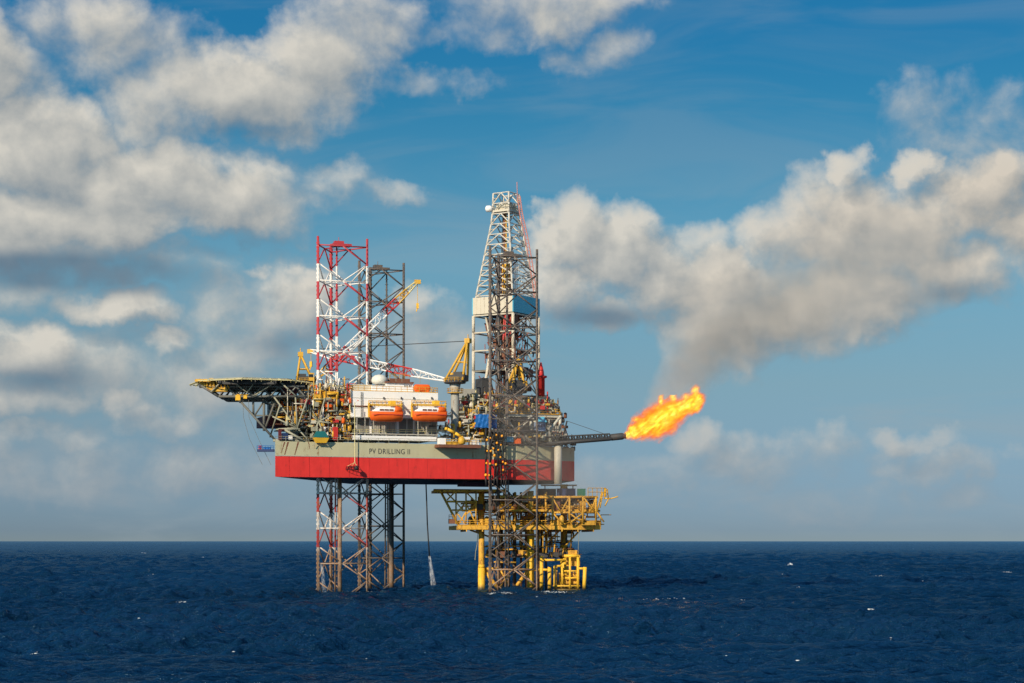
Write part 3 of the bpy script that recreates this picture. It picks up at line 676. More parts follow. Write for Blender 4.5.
def clutter(name, regions, mats, seed, n, rmin=.1, rmax=.3, parent=rig):
    """tangled pipe runs with elbows, valves and small boxes in the deck's paint colours"""
    rnd = random.Random(seed); items = []
    for i in range(n):
        x0, x1, y0, y1, v0, v1 = rnd.choice(regions); ci = rnd.randrange(len(mats)); g = G()
        v = rnd.uniform(v0, v1); px = rnd.uniform(x0, x1); py = rnd.uniform(y0, y1); p = P3(px, py, sideY(px, v)); r = rnd.uniform(rmin, rmax)
        k = rnd.random()
        if k < .55:
            pts = [p]
            for _ in range(rnd.randint(2, 4)):
                d = rnd.choice((UD, -UD, Vector((0, 0, 1)), Vector((0, 0, -1)), VD)); pts.append(pts[-1]+d*rnd.uniform(.8, 3.2))
            zlo = min(q.z for q in pts); zb = P3(px, y1, p.y).z
            if zlo < zb: pts = [q+Vector((0, 0, zb-zlo)) for q in pts]
            if max(512+q.x/q.y*F for q in pts) > 570: continue
            g.path(pts, r*.7, 6); items.append(('pipe_run', r*len(pts), ci, g))
        elif k < .8:
            g.cbox(p, rnd.uniform(.35, 1.5), rnd.uniform(.4, 1.2), rnd.uniform(.3, 1.1), TH); items.append(('equipment_box', 1, ci, g))
        elif k < .92:
            g.lathe(p, [(.15, 0), (r*1.6, .12), (r*1.6, rnd.uniform(.6, 1.3)), (.1, 1.45)], 10); items.append(('pressure_vessel', r, ci, g))
        else:
            g.tube(p, p+Vector((rnd.uniform(-2, 2), 0, rnd.uniform(1, 3))), .1, 4); items.append(('vent_pipe', 1, ci, g))
    emit(items, mats, parent)
fw = [(300, 350, 401, 411, 1, 5), (300, 352, 401, 411, 1, 5), (286, 350, 414, 427, 1.5, 5), (286, 350, 414, 427, 1.5, 5), (312, 350, 430, 440, .6, 4), (316, 350, 388, 399, 2, 8), (272, 300, 404, 414, 8, 16), (340, 352, 392, 440, 2, 6)]
clutter('pipework', fw, [M['yellow'], M['ltruss'], M['redp'], M['dgrey'], M['cream'], M['brown'], M['orange'], M['pale'], M['white'], M['yellow'], M['mgrey'], M['cream'], M['ltruss'], M['brown']], 5, 640, .10, .30)
def small(name, x0, x1, y0, y1, v, d, m_, label, cat, extra=None, group=None):
    g = G(); bxp(g, x0, x1, y0, y1, sideY(x0, v), d)
    if extra: extra(g)
    return solo(name, g, m_, label, cat, group)
def container(x0, x1, y0, y1, v, m_, label, d=2.4):
    Y = sideY(x0, v); base = P3(x0, y1, Y); o = thing('shipping_container', base, label, 'container')
    g = G(); bxp(g, x0, x1, y0, y1, Y, d); obj('container_body', g, m_, o)
    g = G(); n = max(4, int((x1-x0)*1.2))
    for i in range(n): a = x0+(x1-x0)*i/n; bxp(g, a, a+(x1-x0)/n*.5, y0+.4, y1-.4, sideY(a, v)-.09, .09)
    obj('corrugation', g, m_, o)
    return o
container(283, 297, 387.5, 396.6, 3.5, M['maroon'], 'maroon container under the inner edge of the helideck')
container(325, 338.5, 391.5, 399, 1.8, M['hyellow'], 'bright yellow box on the upper deck beside the banded leg')
g = G(); bxp(g, 327.5, 336, 393.6, 395.9, sideY(327, 1.75), .05)
bxp(g, 314, 325, 394.5, 399, sideY(314, 2), 2); solo('winch_frame', g, M['yellow'], 'yellow winch frame left of the bright yellow deck box', 'winch')
g = G()
for i in range(5): x = 327.6+i*1.7; bxp(g, x, x+1.1, 393.9, 396.2, sideY(x, 1.55), .06)
solo('louvre_panel', g, M['brown'], 'row of dark louvres on the yellow deck box', 'louvre')
# teal covered basket hung outside the hull
o = thing('rescue_boat', P3(320.5, 444.5, sideY(320.5, -.9)), 'small yellow rescue boat under a teal cover hung at the hull side', 'boat')
g = G(); c = P3(320.5, 444.2, sideY(320.5, -.9))
g.add([c+UD*a+VD*b+Vector((0, 0, z)) for a, b, z in ((-1.7, -.8, 1.5), (1.9, -.8, 1.5), (1.9, .8, 1.5), (-1.7, .8, 1.5), (-1.1, -.4, .3), (1.3, -.4, .3), (1.3, .4, .3), (-1.1, .4, .3))],
      [(0,1,2,3),(7,6,5,4),(0,4,5,1),(1,5,6,2),(2,6,7,3),(3,7,4,0)]); obj('boat_hull', g, M['hyellow'], o)
g = G(); g.add([c+UD*a+VD*b+Vector((0, 0, z)) for a, b, z in ((-1.6, -.8, 1.55), (1.8, -.8, 1.55), (1.8, .8, 1.55), (-1.6, .8, 1.55), (-1.0, -.3, 3.0), (1.0, -.3, 3.0), (1.0, .3, 3.0), (-1.0, .3, 3.0))],
      [(3,2,1,0),(4,5,6,7),(0,1,5,4),(1,2,6,5),(2,3,7,6),(3,0,4,7)]); obj('cover', g, M['teal'], o)
g = G()
for s_ in (-1, 1): g.tube(c+UD*(s_*1.3)+Vector((0, 0, .3)), c+UD*(s_*1.9)+Vector((0, 0, -.4)), .1, 5); g.tube(c+UD*(s_*1.2)+Vector((0, 0, 1.6)), c+UD*(s_*.5)+Vector((0, 0, 5.4)), .09, 5)
obj('sling', g, M['ltruss'], o)
small('red_tank', 333.8, 338, 427, 440.2, .4, 1.2, M['redp'], 'tall narrow red locker on the deck edge left of the white block', 'locker')
g = G(); bxp(g, 279, 281.5, 429, 440, sideY(279, 1), .8); bxp(g, 279, 284, 429, 430, sideY(279, 1), .8); solo('fire_post', g, M['maroon'], 'dark red post on the hull corner below the helideck', 'post')
small('blue_drum', 283, 288, 433, 439.5, .8, 1.4, M['dblue'], 'dark blue drum rack beside the dark red post', 'drum')
small('white_locker', 288.5, 292.5, 435.5, 439.8, .8, 1.4, M['white'], 'small white locker beside the dark blue drum rack', 'locker')
# blue work basket outboard of the bow corner
o = thing('work_basket', P3(264.5, 451.5, 436), 'blue work basket slung outboard of the hull corner below the helideck', 'basket')
g = G(); bxp(g, 257, 273.8, 449.2, 451.6, 436, 1.4, 0); obj('basket_floor', g, M['dblue'], o)
g = G(); bxp(g, 263.5, 270, 447, 449.2, 436.1, 1.0, 0); g.rail([P3(257, 449.2, 436), P3(273.5, 449.2, 436)], .8, .6, .05); obj('basket_frame', g, M['blue'], o)
g = G(); bxp(g, 258.5, 261.2, 445.3, 449.2, 436.2, .7, 0); obj('red_bag', g, M['redp'], o)
# hanging cargo net in front of the red hull
o = thing('cargo_net', P3(352, 471, sideY(352, -1)), 'dark rope cargo net hanging against the red hull under the banded leg', 'net')
c = P3(352, 466.5, sideY(352, -1)); g = G()
for i in range(14):
    a = i*math.pi/7; b = (i+1)*math.pi/7
    for zz, r in ((0, 1.3), (-.7, 1.5)):
        g.tube(c+Vector((r*math.cos(a), r*.6*math.sin(a), zz)), c+Vector((r*math.cos(b), r*.6*math.sin(b), zz)), .06, 4)
    g.tube(c+Vector((1.3*math.cos(a), .8*math.sin(a), 0)), c+Vector((1.5*math.cos(a), .9*math.sin(a), -.7)), .04, 4)
obj('net_ring', g, M['maroon'], o)
g = G(); g.lathe(c+Vector((1.1, -.5, -.9)), [(.3, 0), (.6, .3), (.5, .8), (.15, 1.1)], 8); obj('net_bag', g, M['black'], o)
g = G(); tp = P3(354.8, 441, sideY(354.8, -1))
for q in (c+Vector((-1.2, 0, 0)), c+Vector((1.2, 0, 0)), c+Vector((0, -.6, 0))): g.tube(q, tp+Vector((0, 0, -5)), .05, 4)
g.tube(tp+Vector((0, 0, -5)), tp, .1, 5); g.tube(tp, tp+Vector((0, 0, 9)), .1, 5); obj('rope', g, M['pale'], o)
# cast shadows of the helideck truss, painted as brown streaks on the hull
g = G()
for px, dx, y1, wd in ((284, -2.5, 451, .35), (287.2, -3.0, 455, .45), (297.5, -3.2, 455.2, .4), (308, 1.5, 449, .25)):
    a = P3(px, 442, sideY(px, -.02)); b = P3(px+dx, y1, sideY(px+dx, -.02)); g.add([a, a+UD*wd, b+UD*wd*.4, b], [(3, 2, 1, 0)])
truss_shd = obj('truss_shadow_streak', g, M['brown'], hull)
# ---- cranes
def crane(name, base, zped, yaw, boom_to, label, pedm, bands, apex, rp=1.05, pend=True, scale=1.0, hook=5.0, house_m=None):
    base = Vector(base); o = thing('pedestal_crane', base, label, 'crane', 'pedestal cranes on the rig deck')
    top = Vector((base.x, base.y, zped)); d = Vector((boom_to.x-base.x, boom_to.y-base.y, 0)).normalized(); s_ = Vector((-d.y, d.x, 0)); k = scale
    g = G(); g.lathe(base, [(rp*1.25, 0), (rp*1.2, .5), (rp, .9), (rp, zped-base.z-2.2*k), (rp*1.15, zped-base.z-1.4*k), (rp*1.4, zped-base.z)], 18); obj('pedestal', g, pedm, o)
    g = G(); g.lathe(top, [(2.5*k, 0), (2.6*k, .15), (2.6*k, .4), (2.5*k, .5)], 16)
    ph = obj('slew_ring', g, M['dgrey'], o)
    an = math.atan2(d.y, d.x)
    g = G(); g.cbox(top+Vector((0, 0, .5))-d*.8*k, 4.0*k, 3.0*k, 1.5*k, an); g.cbox(top+Vector((0, 0, .5+1.5*k))-d*1.1*k, 2.2*k, 2.2*k, .7*k, an)
    for q in (-1.2, -.2, .8): g.cbox(top+Vector((0, 0, .9))-d*(.8-q)*k-s_*1.52*k, .5*k, .1, .8*k, an)
    ho = obj('machine_house', g, house_m or M['dgrey'], o)
    g = G(); g.cbox(top+Vector((0, 0, .6))+d*1.4*k-s_*2.4*k, 1.5*k, 1.3*k, 2.2*k, an); cb = obj('cab', g, M['yellow'], o)
    g = G(); g.cbox(top+Vector((0, 0, 1.5))+d*1.45*k-s_*2.45*k, 1.55*k, 1.35*k, .8*k, an); obj('cab_window', g, M['glass'], cb)
    g = G(); g.rail([top+Vector((2.7*k*math.cos(t_), 2.7*k*math.sin(t_), .3)) for t_ in [i*math.pi/5 for i in range(11)]], 1.0, .9, .06); obj('crane_walkway', g, M['yellow'], o)
    g = G(); g.lathe(top-Vector((0, 0, 2.4*k)), [(rp*1.0, 0), (rp*1.9, .05), (rp*1.9, .2), (rp*1.0, .25)], 14)
    g.rail([top-Vector((0, 0, 2.2*k))+Vector((rp*1.9*math.cos(t_), rp*1.9*math.sin(t_), 0)) for t_ in [i*math.pi/5 for i in range(11)]], 1.0, .9, .05)
    obj('collar_platform', g, M['yellow'], o)
    ap = Vector(apex)
    g = G()
    for q in (-1, 1):
        g.tube(top+d*2.0*k+s_*q*1.5*k+Vector((0, 0, .6)), ap+s_*q*.35, .30*k, 6); g.tube(top-d*2.6*k+s_*q*1.5*k+Vector((0, 0, .6)), ap+s_*q*.35, .30*k, 6)
        g.tube((top+d*2.0*k+s_*q*1.5*k)*.5+ap*.5, (top-d*2.6*k+s_*q*1.5*k)*.5+ap*.5, .15, 5)
    g.cbox(ap-Vector((0, 0, .5)), 1.3, 1.5, 1.1, an); g.tube(ap, ap+Vector((0, 0, 1.6)), .12, 5)
    obj('a_frame', g, M['yellow'], o)
    foot = top+d*2.2*k+Vector((0, 0, .9)); L = (boom_to-foot).length; t0 = 0; first = None
    for t1, m_ in bands:
        a, b = foot.lerp(boom_to, t0), foot.lerp(boom_to, t1)
        def wd(t): return 2.0*k*min(1, .35+t*5, .35+(1-t)*4)
        g = G(); g.truss(a, b, wd(t0), wd(t0)*.9, max(2, int((b-a).length/2.0)), .17, .09, w2=wd(t1), h2=wd(t1)*.9)
        bo = obj('boom_section', g, m_, o); t0 = t1
    g = G(); g.cbox(boom_to-Vector((0, 0, .6)), 1.6, 1.0, 1.0, an); hd = obj('boom_head', g, M['yellow'], o)
    g = G()
    g.tube(boom_to, boom_to-Vector((0, 0, hook)), .06, 4); g.cbox(boom_to-Vector((0, 0, hook+1.3)), .6, .4, 1.3, an); g.tube(boom_to-Vector((0, 0, hook+1.3)), boom_to-Vector((.3, 0, hook+2.1)), .14, 5)
    obj('hook_block', g, M['hyellow'], o)
    if pend:
        g = G()
        for q in (-1, 1): g.tube(ap+s_*q*.4, boom_to+s_*q*.4+Vector((0, 0, .4)), .045, 4)
        obj('pendant_line', g, M['dgrey'], o)
    return o
# crane at the side, boom laid forward past the banded leg
Yc = sideY(455, 3.5); b = P3(455, 438, Yc); b.z = ZD; zp = P3(455, 383.5, Yc).z
tipY = 468
crane('c', b, zp, 0, P3(311, 351, tipY), 'yellow pedestal crane beside the lifeboats, its long boom laid low toward the helideck', M['lgrey'],
      [(.24, M['white']), (.42, M['redp']), (.66, M['white']), (.84, M['redp']), (1.0, M['white'])], P3(468, 341, Yc+1), 1.0, True, 1.0, 2.6)
# crane near the bow with its boom raised across the far leg
Yc = 474; b = P3(306, 430, Yc); b.z = ZD
crane('c', b, P3(306, 384, Yc).z, 0, P3(417.5, 281.5, Yc+4), 'yellow pedestal crane at the helideck, its red and white boom raised toward the right', M['yellow'],
      [(.12, M['yellow']), (.32, M['redp']), (.68, M['white']), (.80, M['redp']), (.90, M['yellow']), (1.0, M['pale'])], P3(300.5, 354.5, Yc), 1.1, False, .9, 5.5)
# crane behind the nearest dark leg
Yc = 470; b = P3(515, 430, Yc); b.z = ZD
crane('c', b, P3(515, 393, Yc).z, 0, P3(506.5, 305, Yc+7), 'yellow pedestal crane standing behind the near dark leg, under the derrick', M['mgrey'],
      [(.3, M['cream']), (.6, M['brown']), (1.0, M['redp'])], P3(518.5, 361.5, Yc), 1.4, True, 1.15, 3)
# ================================================================== DERRICK AND CANTILEVER
AL = math.radians(57); E1 = Vector((math.cos(AL), math.sin(AL), 0)); E2 = Vector((-math.sin(AL), math.cos(AL), 0))
NC = P3(513, 316, 474)      # near corner of the wind wall
SQ = 12.0
DC = Vector((NC.x, NC.y, 0)) + E1*SQ/2 + E2*SQ/2
der = thing('drilling_derrick', (DC.x, DC.y, 46), 'tall white lattice drilling derrick with cream and blue wind wall', 'derrick')
def zz(py, Y=None): return CAMZ+(541-py)/F*(Y or DC.y)
def corner(i, s_, z): a, b = ((-1, -1), (1, -1), (1, 1), (-1, 1))[i]; return DC+E1*(a*s_/2)+E2*(b*s_/2)+Vector((0, 0, z))
lv = [(zz(318), 11.6), (zz(300), 11.2), (zz(284), 10.0), (zz(268), 8.8), (zz(252), 7.6), (zz(236), 6.3), (zz(222), 5.3), (zz(210), 4.9), (zz(194), 4.7)]
lz = [a for a, b in lv]; ls = [b for a, b in lv]; nz = np.linspace(lz[0], lz[-1], 13)
lv = [(float(z), float(np.interp(z, lz, ls))) for z in nz]
g = G()
for (z0, s0), (z1, s1) in zip(lv[:-1], lv[1:]):
    for i in range(4):
        j = (i+1) % 4; a, b, c, d = corner(i, s0, z0), corner(j, s0, z0), corner(i, s1, z1), corner(j, s1, z1)
        g.tube(a, c, .25, 6); g.tube(c, d, .15, 5)
        m1 = (c+d)/2; g.tube(a, m1, .17, 5); g.tube(b, m1, .17, 5)
        q = (a+c)/2; r = (b+d)/2; g.tube(q, (a+m1)/2, .1, 4); g.tube(r, (b+m1)/2, .1, 4)
obj('tower_frame', g, mat('weathered_white', (.60, .56, .48), .6, .2, .35), der)
g = G(); ztop = zz(194)
g.box(corner(0, 5.4, zz(213)), E1*5.4, E2*5.4, .5); g.box(corner(0, 3.6, zz(211)), E1*3.6, E2*3.6, 1.6)
g.lathe(corner(0, 3, zz(207)), [(.3, 0), (.9, .2), (.9, 1.0), (.3, 1.2)], 12, E1); g.lathe(corner(3, 2, zz(206)), [(.3, 0), (1.0, .2), (1.0, .8), (.3, 1)], 12, E1)
obj('crown_block', g, M['cream'], der)
g = G(); g.rail([corner(i % 4, 5.6, zz(213)+.5) for i in range(5)], 1.1, 1.2, .06); obj('crown_rail', g, M['ltruss'], der)
g = G(); g.lathe(P3(485.2, 209, DC.y-1), [(.25, 0), (.8, .3), (.85, 1.2), (.6, 1.7), (.2, 1.9)], 12, (1, 0, .05)); g.tube(P3(487, 209.5, DC.y-1), P3(494, 211, DC.y), .2, 5); obj('crown_lamp', g, M['white'], der)
g = G(); g.tube(P3(517, 182, DC.y-3), P3(517.3, 196, DC.y-3), .10, 5)
for a, b in (((517.3, 196), (519.8, 214)), ((519.8, 214), (524, 232)), ((524, 232), (529.5, 262)), ((529.5, 262), (534.5, 298))):
    for d in (0, .7): g.tube(P3(*a, DC.y-3)+Vector((d, 0, 0)), P3(*b, DC.y-3)+Vector((d, 0, 0)), .14, 5)
    for k in range(8): t = k/8; p = P3(*a, DC.y-3).lerp(P3(*b, DC.y-3), t); g.tube(p, p+Vector((.7, 0, 0)), .08, 4)
obj('caged_ladder', g, mat('faded_red', (.55, .24, .20), .6), der)
# wind walls: two faces cream, two faces blue
z0, z1 = zz(315.5), zz(299); th = .25
g = G(); a = corner(0, SQ, z0); g.box(a, E2*SQ, -E1*th, z1-z0); g.box(corner(1, SQ, z0)+E1*.02, E2*SQ, E1*th, z1-z0)
for k in range(10): g.box(a+E2*(SQ*k/10)-E1*(th+.06)+Vector((0, 0, .2)), E2*.12, E1*.06, z1-z0-.4)
obj('wind_wall', g, M['cream'], der)['label'] = 'cream corrugated wind wall'
g = G(); g.box(corner(0, SQ, z0)-E2*th-E1*th, E1*(SQ+2*th), E2*(th-.01), z1-z0+.25); g.box(corner(3, SQ, z0)+E2*.01-E1*th, E1*(SQ+2*th), E2*th, z1-z0)
obj('wind_wall', g, M['lblue'], der)['label'] = 'bright blue wind wall'
g = G(); g.box(corner(0, SQ-1, z0), E1*(SQ-1), E2*(SQ-1), .2); obj('racking_board', g, M['dgrey'], der)
g = G()
for k in range(26):
    p = corner(0, 6, 0)+E1*random.uniform(0, 6)+E2*random.uniform(0, 5); g.tube((p.x, p.y, zz(396)), (p.x, p.y, zz(262)+random.uniform(-.5, .5)), .09, 4)
g.path([(DC.x-.4, DC.y, zz(212)), (DC.x-.4, DC.y, zz(300))], .35, 6)
obj('drill_pipe_stand', g, M['brown'], der)
g = G(); g.cbox((DC.x+.2, DC.y, zz(297)), 1.8, 1.6, 8.5, AL); g.cbox((DC.x, DC.y, zz(330)), 1.4, 1.4, 3.5, AL); g.tube((DC.x, DC.y, zz(262)), (DC.x, DC.y, zz(215)), .2, 5); obj('travelling_block', g, M['hyellow'], der)
# lower tower
g = G(); lw = [(zz(396), 12), (zz(372), 12), (zz(352), 12), (zz(334), 12), (zz(317), 12)]
for (za, sa), (zb, sb) in zip(lw[:-1], lw[1:]):
    for i in range(4):
        j = (i+1) % 4; a, b, c, d = corner(i, sa, za), corner(j, sa, za), corner(i, sb, zb), corner(j, sb, zb)
        g.tube(a, c, .42, 8); g.tube(c, d, .22, 5)
        if i in (0, 1): g.tube(a, (c+d)/2, .18, 6); g.tube(b, (c+d)/2, .18, 6)
g.tube(P3(491.5, 345, DC.y-8), P3(481, 410, DC.y-9), .40, 8); g.tube(P3(486, 318, DC.y-3), P3(491.5, 345, DC.y-8), .3, 6)
obj('lower_tower', g, M['cream'], der)
g = G(); rnd = random.Random(11)
for k in range(90):
    p = DC+E1*rnd.uniform(-5.5, 5.5)+E2*rnd.uniform(-6, 4); z = zz(rnd.uniform(392, 322)); p.z = z
    if k % 3: g.tube(p, p+Vector((rnd.uniform(-1, 1), 0, rnd.uniform(1, 6))), rnd.uniform(.08, .22), 5)
    else: g.cbox(p, rnd.uniform(.6, 2.2), 1, rnd.uniform(.5, 2.2), AL)
obj('floor_machinery', g, M['brown'], der)
g = G()
for k in range(46):
    p = DC+E1*rnd.uniform(-5.8, 5.8)+E2*rnd.uniform(-6, 4); z = zz(rnd.uniform(394, 325)); p.z = z
    g.tube(p, p+Vector((rnd.uniform(-2.5, 2.5), 0, rnd.uniform(.5, 5))), rnd.uniform(.08, .2), 5)
obj('mud_hose', g, mat('rust_red', (.30, .07, .045), .6, .3, .4), der)
g = G()
for y_ in (372,): g.box(corner(0, 12.6, zz(y_)), E1*12.6, E2*12.6, .22)
obj('service_platform', g, M['truss'], der)
# drill floor house and cantilever box
g = G(); zf = zz(410)
g.box(corner(0, 14.5, zf), E1*14.5, E2*14.5, 1.0); obj('drill_floor', g, M['truss'], der)
g = G(); g.rail([corner(i % 4, 14.4, zf+1.0) for i in range(5)], 1.3, 1.4, .08, True); obj('floor_rail', g, M['yellow'], der)
g = G(); bxp(g, 482, 492, 378, 397, 470, 5, TH); bxp(g, 503, 530, 397, 403, 474, 5, TH); obj('drill_floor_cabin', g, M['dgrey'], der)
g = G(); bxp(g, 462, 482, 389, 409, 474, 7, TH); obj('mud_house', g, M['lgrey'], der)
g = G(); bxp(g, 539, 548, 395, 409, 472, 5, TH); obj('control_house', g, M['cream'], der)
g = G(); bxp(g, 546, 557, 406, 413, 473, 4, TH); obj('shaker_house', g, M['cream'], der)
g = G(); bxp(g, 544, 558.5, 404.4, 406, 472.5, 5, TH); obj('shaker_roof', g, M['maroon'], der)
g = G(); g.lathe(P3(541, 396, 472), [(.95, 0), (.95, 4.4), (1.5, 4.6), (1.5, 5.0), (.8, 5.1), (.7, 6.2), (.15, 8.4)], 14); obj('vent_stack', g, M['redp'], der)
cant = thing('cantilever', (DC.x, DC.y, ZD), 'grey cantilever beam structure with V braces carrying the derrick over the hull edge', 'cantilever')
g = G(); Yk = 463.5
bxp(g, 505, 560, 415.2, 417, Yk, 1.4); bxp(g, 505, 562, 434.5, 437.5, Yk, 1.4)
for a, b in (((505, 417), (516.5, 433)), ((516.5, 433), (531, 417)), ((531, 417), (547, 434)), ((547, 434), (560, 417))): g.tube(P3(*a, Yk-1.6), P3(*b, Yk-1.0), .34, 6)
for x in (505, 531, 560): g.tube(P3(x, 415.5, Yk+1), P3(x, 436, Yk+1), .36, 6)
for a, b in (((505, 417), (516.5, 433)), ((516.5, 433), (531, 417)), ((531, 417), (547, 434))): g.tube(P3(a[0]+4, a[1], Yk+14), P3(b[0]+4, b[1], Yk+14), .36, 6)
obj('side_girder', g, mat('pale_girder', (.56, .54, .44), .6, .2, .3), cant)
g = G(); bxp(g, 506, 556, 418, 434, Yk+5, 8); obj('pipe_bay', g, M['mgrey'], cant)
g = G(); bxp(g, 466, 560, 412.5, 415, Yk-2, 12); obj('cantilever_deck', g, M['mgrey'], cant)
g = G(); a, b = P3(466, 412.5, Yk-2), P3(560, 412.5, Yk-2+8.6); b.z = a.z; g.rail([a, b], 1.3, 1.1, .09, True); obj('cantilever_rail', g, M['yellow'], cant)
g = G(); bxp(g, 547, 562, 417.5, 430, 470, 8); bxp(g, 550, 567, 430.3, 441, 468, 8); obj('end_house', g, M['lgrey'], cant)
# clutter around the middle and stern
mid_ = [(440, 482, 424, 440, 1, 5), (460, 480, 412, 428, 1.5, 5), (458, 482, 398, 424, 4, 12), (482, 512, 428, 440, 1, 8), (505, 562, 437.5, 443, .5, 4), (505, 556, 419, 434, 16, 22), (500, 558, 402, 412, 8, 12), (478, 500, 396, 412, 4, 10)]
clutter('pipework', mid_, [M['yellow'], M['ltruss'], M['redp'], M['dgrey'], M['cream'], M['brown'], M['yellow'], M['mgrey'], M['pale'], M['cream'], M['ltruss'], M['yellow']], 9, 620, .10, .32)
mod(462, 500, 429, 440, 9, 8, M['yellow']); mod(464, 480, 412, 426, 8, 6, M['yellow'], 'stair_tower'); mod(510, 570, 437, 443.5, 2, 14, M['mgrey'])
st = [(562, 574, 436, 452, -1, 3)]
clutter('pipework', [(548, 566, 418, 442, 8, 16), (556, 574, 438, 452, 4, 9)], [M['brown'], M['ltruss'], M['dgrey']], 21, 70)
g = G()     # diagonal stair and hose by the crane
g.tube(P3(466, 396, 462), P3(480, 416, 462), .35, 6); g.tube(P3(470, 394, 462), P3(484, 414, 462), .2, 6)
obj('stairway', g, M['yellow'], rig)
g = G(); g.path([P3(466, 400, 461), P3(469, 407, 461), P3(471, 416, 461), P3(470, 424, 461)], .16, 6); obj('black_hose', g, M['black'], rig)
# outboard platform with yellow hose arm
o = thing('side_platform', P3(460, 447.5, sideY(460, -2)), 'small cantilevered platform with yellow loading arm below the pedestal crane', 'platform')
g = G(); bxp(g, 439, 481, 444.6, 447.6, sideY(439, -3.4), 3.3); obj('platform_deck', g, M['brown'], o)
g = G(); bxp(g, 440, 446, 438, 444.5, sideY(440, -3), 2); bxp(g, 471, 479, 439.5, 444.5, sideY(471, -3), 1.8); bxp(g, 463, 470, 437, 440, sideY(463, -3), 1.5); obj('white_chest', g, M['white'], o)
g = G()
pts = [P3(445, 428.5, sideY(445, -2.6)), P3(447.5, 429, sideY(447, -2.6)), P3(455, 433, sideY(455, -2.6)), P3(461, 436.5, sideY(460, -2.6)), P3(463.5, 439.5, sideY(463, -2.6)), P3(464, 444, sideY(464, -2.6))]
g.path(pts, .36, 8); obj('loading_arm', g, M['hyellow'], o)
g = G(); bxp(g, 447, 458, 441.4, 444.5, sideY(447, -3), 1.6); g.lathe(P3(461.5, 444.5, sideY(461, -2.9)), [(.5, 0), (.9, .3), (.9, 1.2), (.5, 1.8)], 12); obj('arm_base', g, M['yellow'], o)
g = G(); g.rail([P3(446, 444.5, sideY(446, -3.3)), P3(481, 444.6, sideY(481, -3.3))], 1.2, 1.2, .06); obj('platform_rail', g, M['yellow'], o)
# tarpaulins / coloured boxes
g = G(); Y_ = sideY(479, -.8); bxp(g, 478.6, 496.5, 414.5, 427.2, Y_, 3.4)
g2 = G(); nx, ny = 14, 9; c0 = P3(478.4, 414.2, Y_-.15); c1 = P3(496.7, 427.6, Y_-.15)
vs = [Vector((c0.x+(c1.x-c0.x)*i/nx, Y_-.25+ST*(c1.x-c0.x)*i/nx+.18*math.sin(i*2.1+j*.6)+.1*math.sin(j*1.7+i), c0.z+(c1.z-c0.z)*j/ny+.08*math.sin(i*1.3)*(j == ny))) for j in range(ny+1) for i in range(nx+1)]
g.add(vs, [(j*(nx+1)+i, (j+1)*(nx+1)+i, (j+1)*(nx+1)+i+1, j*(nx+1)+i+1) for j in range(ny) for i in range(nx)], True)
solo('tarpaulin', g, M['blue'], 'bright blue tarpaulin wrapped over gear beside the near dark leg', 'tarpaulin')
small('blue_tank', 506, 513.5, 436.6, 442, -.6, 1.5, M['lblue'], 'small blue tank at the hull edge right of the near dark leg', 'tank')
small('orange_tank', 513.5, 521, 438, 444.6, -.5, 1.5, M['orange'], 'orange box at the hull edge beside the small blue tank', 'box')
o = thing('blue_cabin', P3(541, 431, 458.5), 'pale cabin with a bright blue pitched roof at the cantilever', 'cabin')
g = G(); bxp(g, 537.5, 545.5, 422, 431, 458.5, 2.4); obj('cabin_wall', g, mat('pale_blue', (.25, .34, .50), .5), o)
a = P3(536, 422, 458.3); b = P3(547, 422, 458.3); m2 = P3(541, 416.8, 459.6); g = G()
g.add([a, b, b+Vector((0, 3, 0)), a+Vector((0, 3, 0)), m2+Vector((-.8, 0, 0)), m2+Vector((.8, 0, 0))], [(3,2,1,0),(0,1,5,4),(1,2,5),(2,3,4,5),(3,0,4)]); obj('cabin_roof', g, M['lblue'], o)
g = G()
for x in (538.5, 541, 543.5): bxp(g, x, x+1.3, 424, 427, 458.45, .05)
obj('cabin_window', g, M['dblue'], o)
# hoses hanging over the hull edge at the near leg, with yellow floats; glints are put into their bright orange
o = thing('hose_bundle', P3(496, 484, 450), 'bundle of dark hoses with bright yellow floats hanging down the near dark leg', 'hoses')
dots = [(487,440),(487.3,451),(490.8,451),(486.6,463.2),(490,463.8),(485.8,475),(489.2,475.2),(493.5,448.5),(498.3,450),(496,464.6),(500.5,457.2),(503.2,470),(505.6,463.5),(503,462),(497,443),(494.5,455.5),(501,445),(490.5,438),(496.5,435),(502,436)]
g = G(); rnd = random.Random(4)
for x in (486.3, 490.2, 494.2, 497.4, 500.8, 503.6, 506.2):
    pts = [P3(x+rnd.uniform(-.7, .7), y_, 449.2+(x-486)*.14) for y_ in (428, 440, 452, 464, 476, 486)]; g.path(pts, rnd.uniform(.12, .24), 6)
obj('hose', g, M['black'], o)
for x, y_ in dots:
    g = G(); r = rnd.uniform(.2, .36); c = P3(x, y_, 448.9+(x-486)*.14); g.lathe(c-Vector((0, 0, r)), [(.1, 0), (r*.8, r*.3), (r, r), (r*.8, r*1.7), (.1, r*2)], 8); obj('float', g, mat('float_orange', (.95, .38, .02), .35, .05), o)
# white caisson down the stern side
g = G(); c = P3(558, 484, 460.5); g.tube(c, (c.x, c.y, zz(442, 460.5)), .95, 16); solo('stern_caisson', g, M['cream'], 'pale vertical caisson in front of the hull under the flare boom', 'caisson')
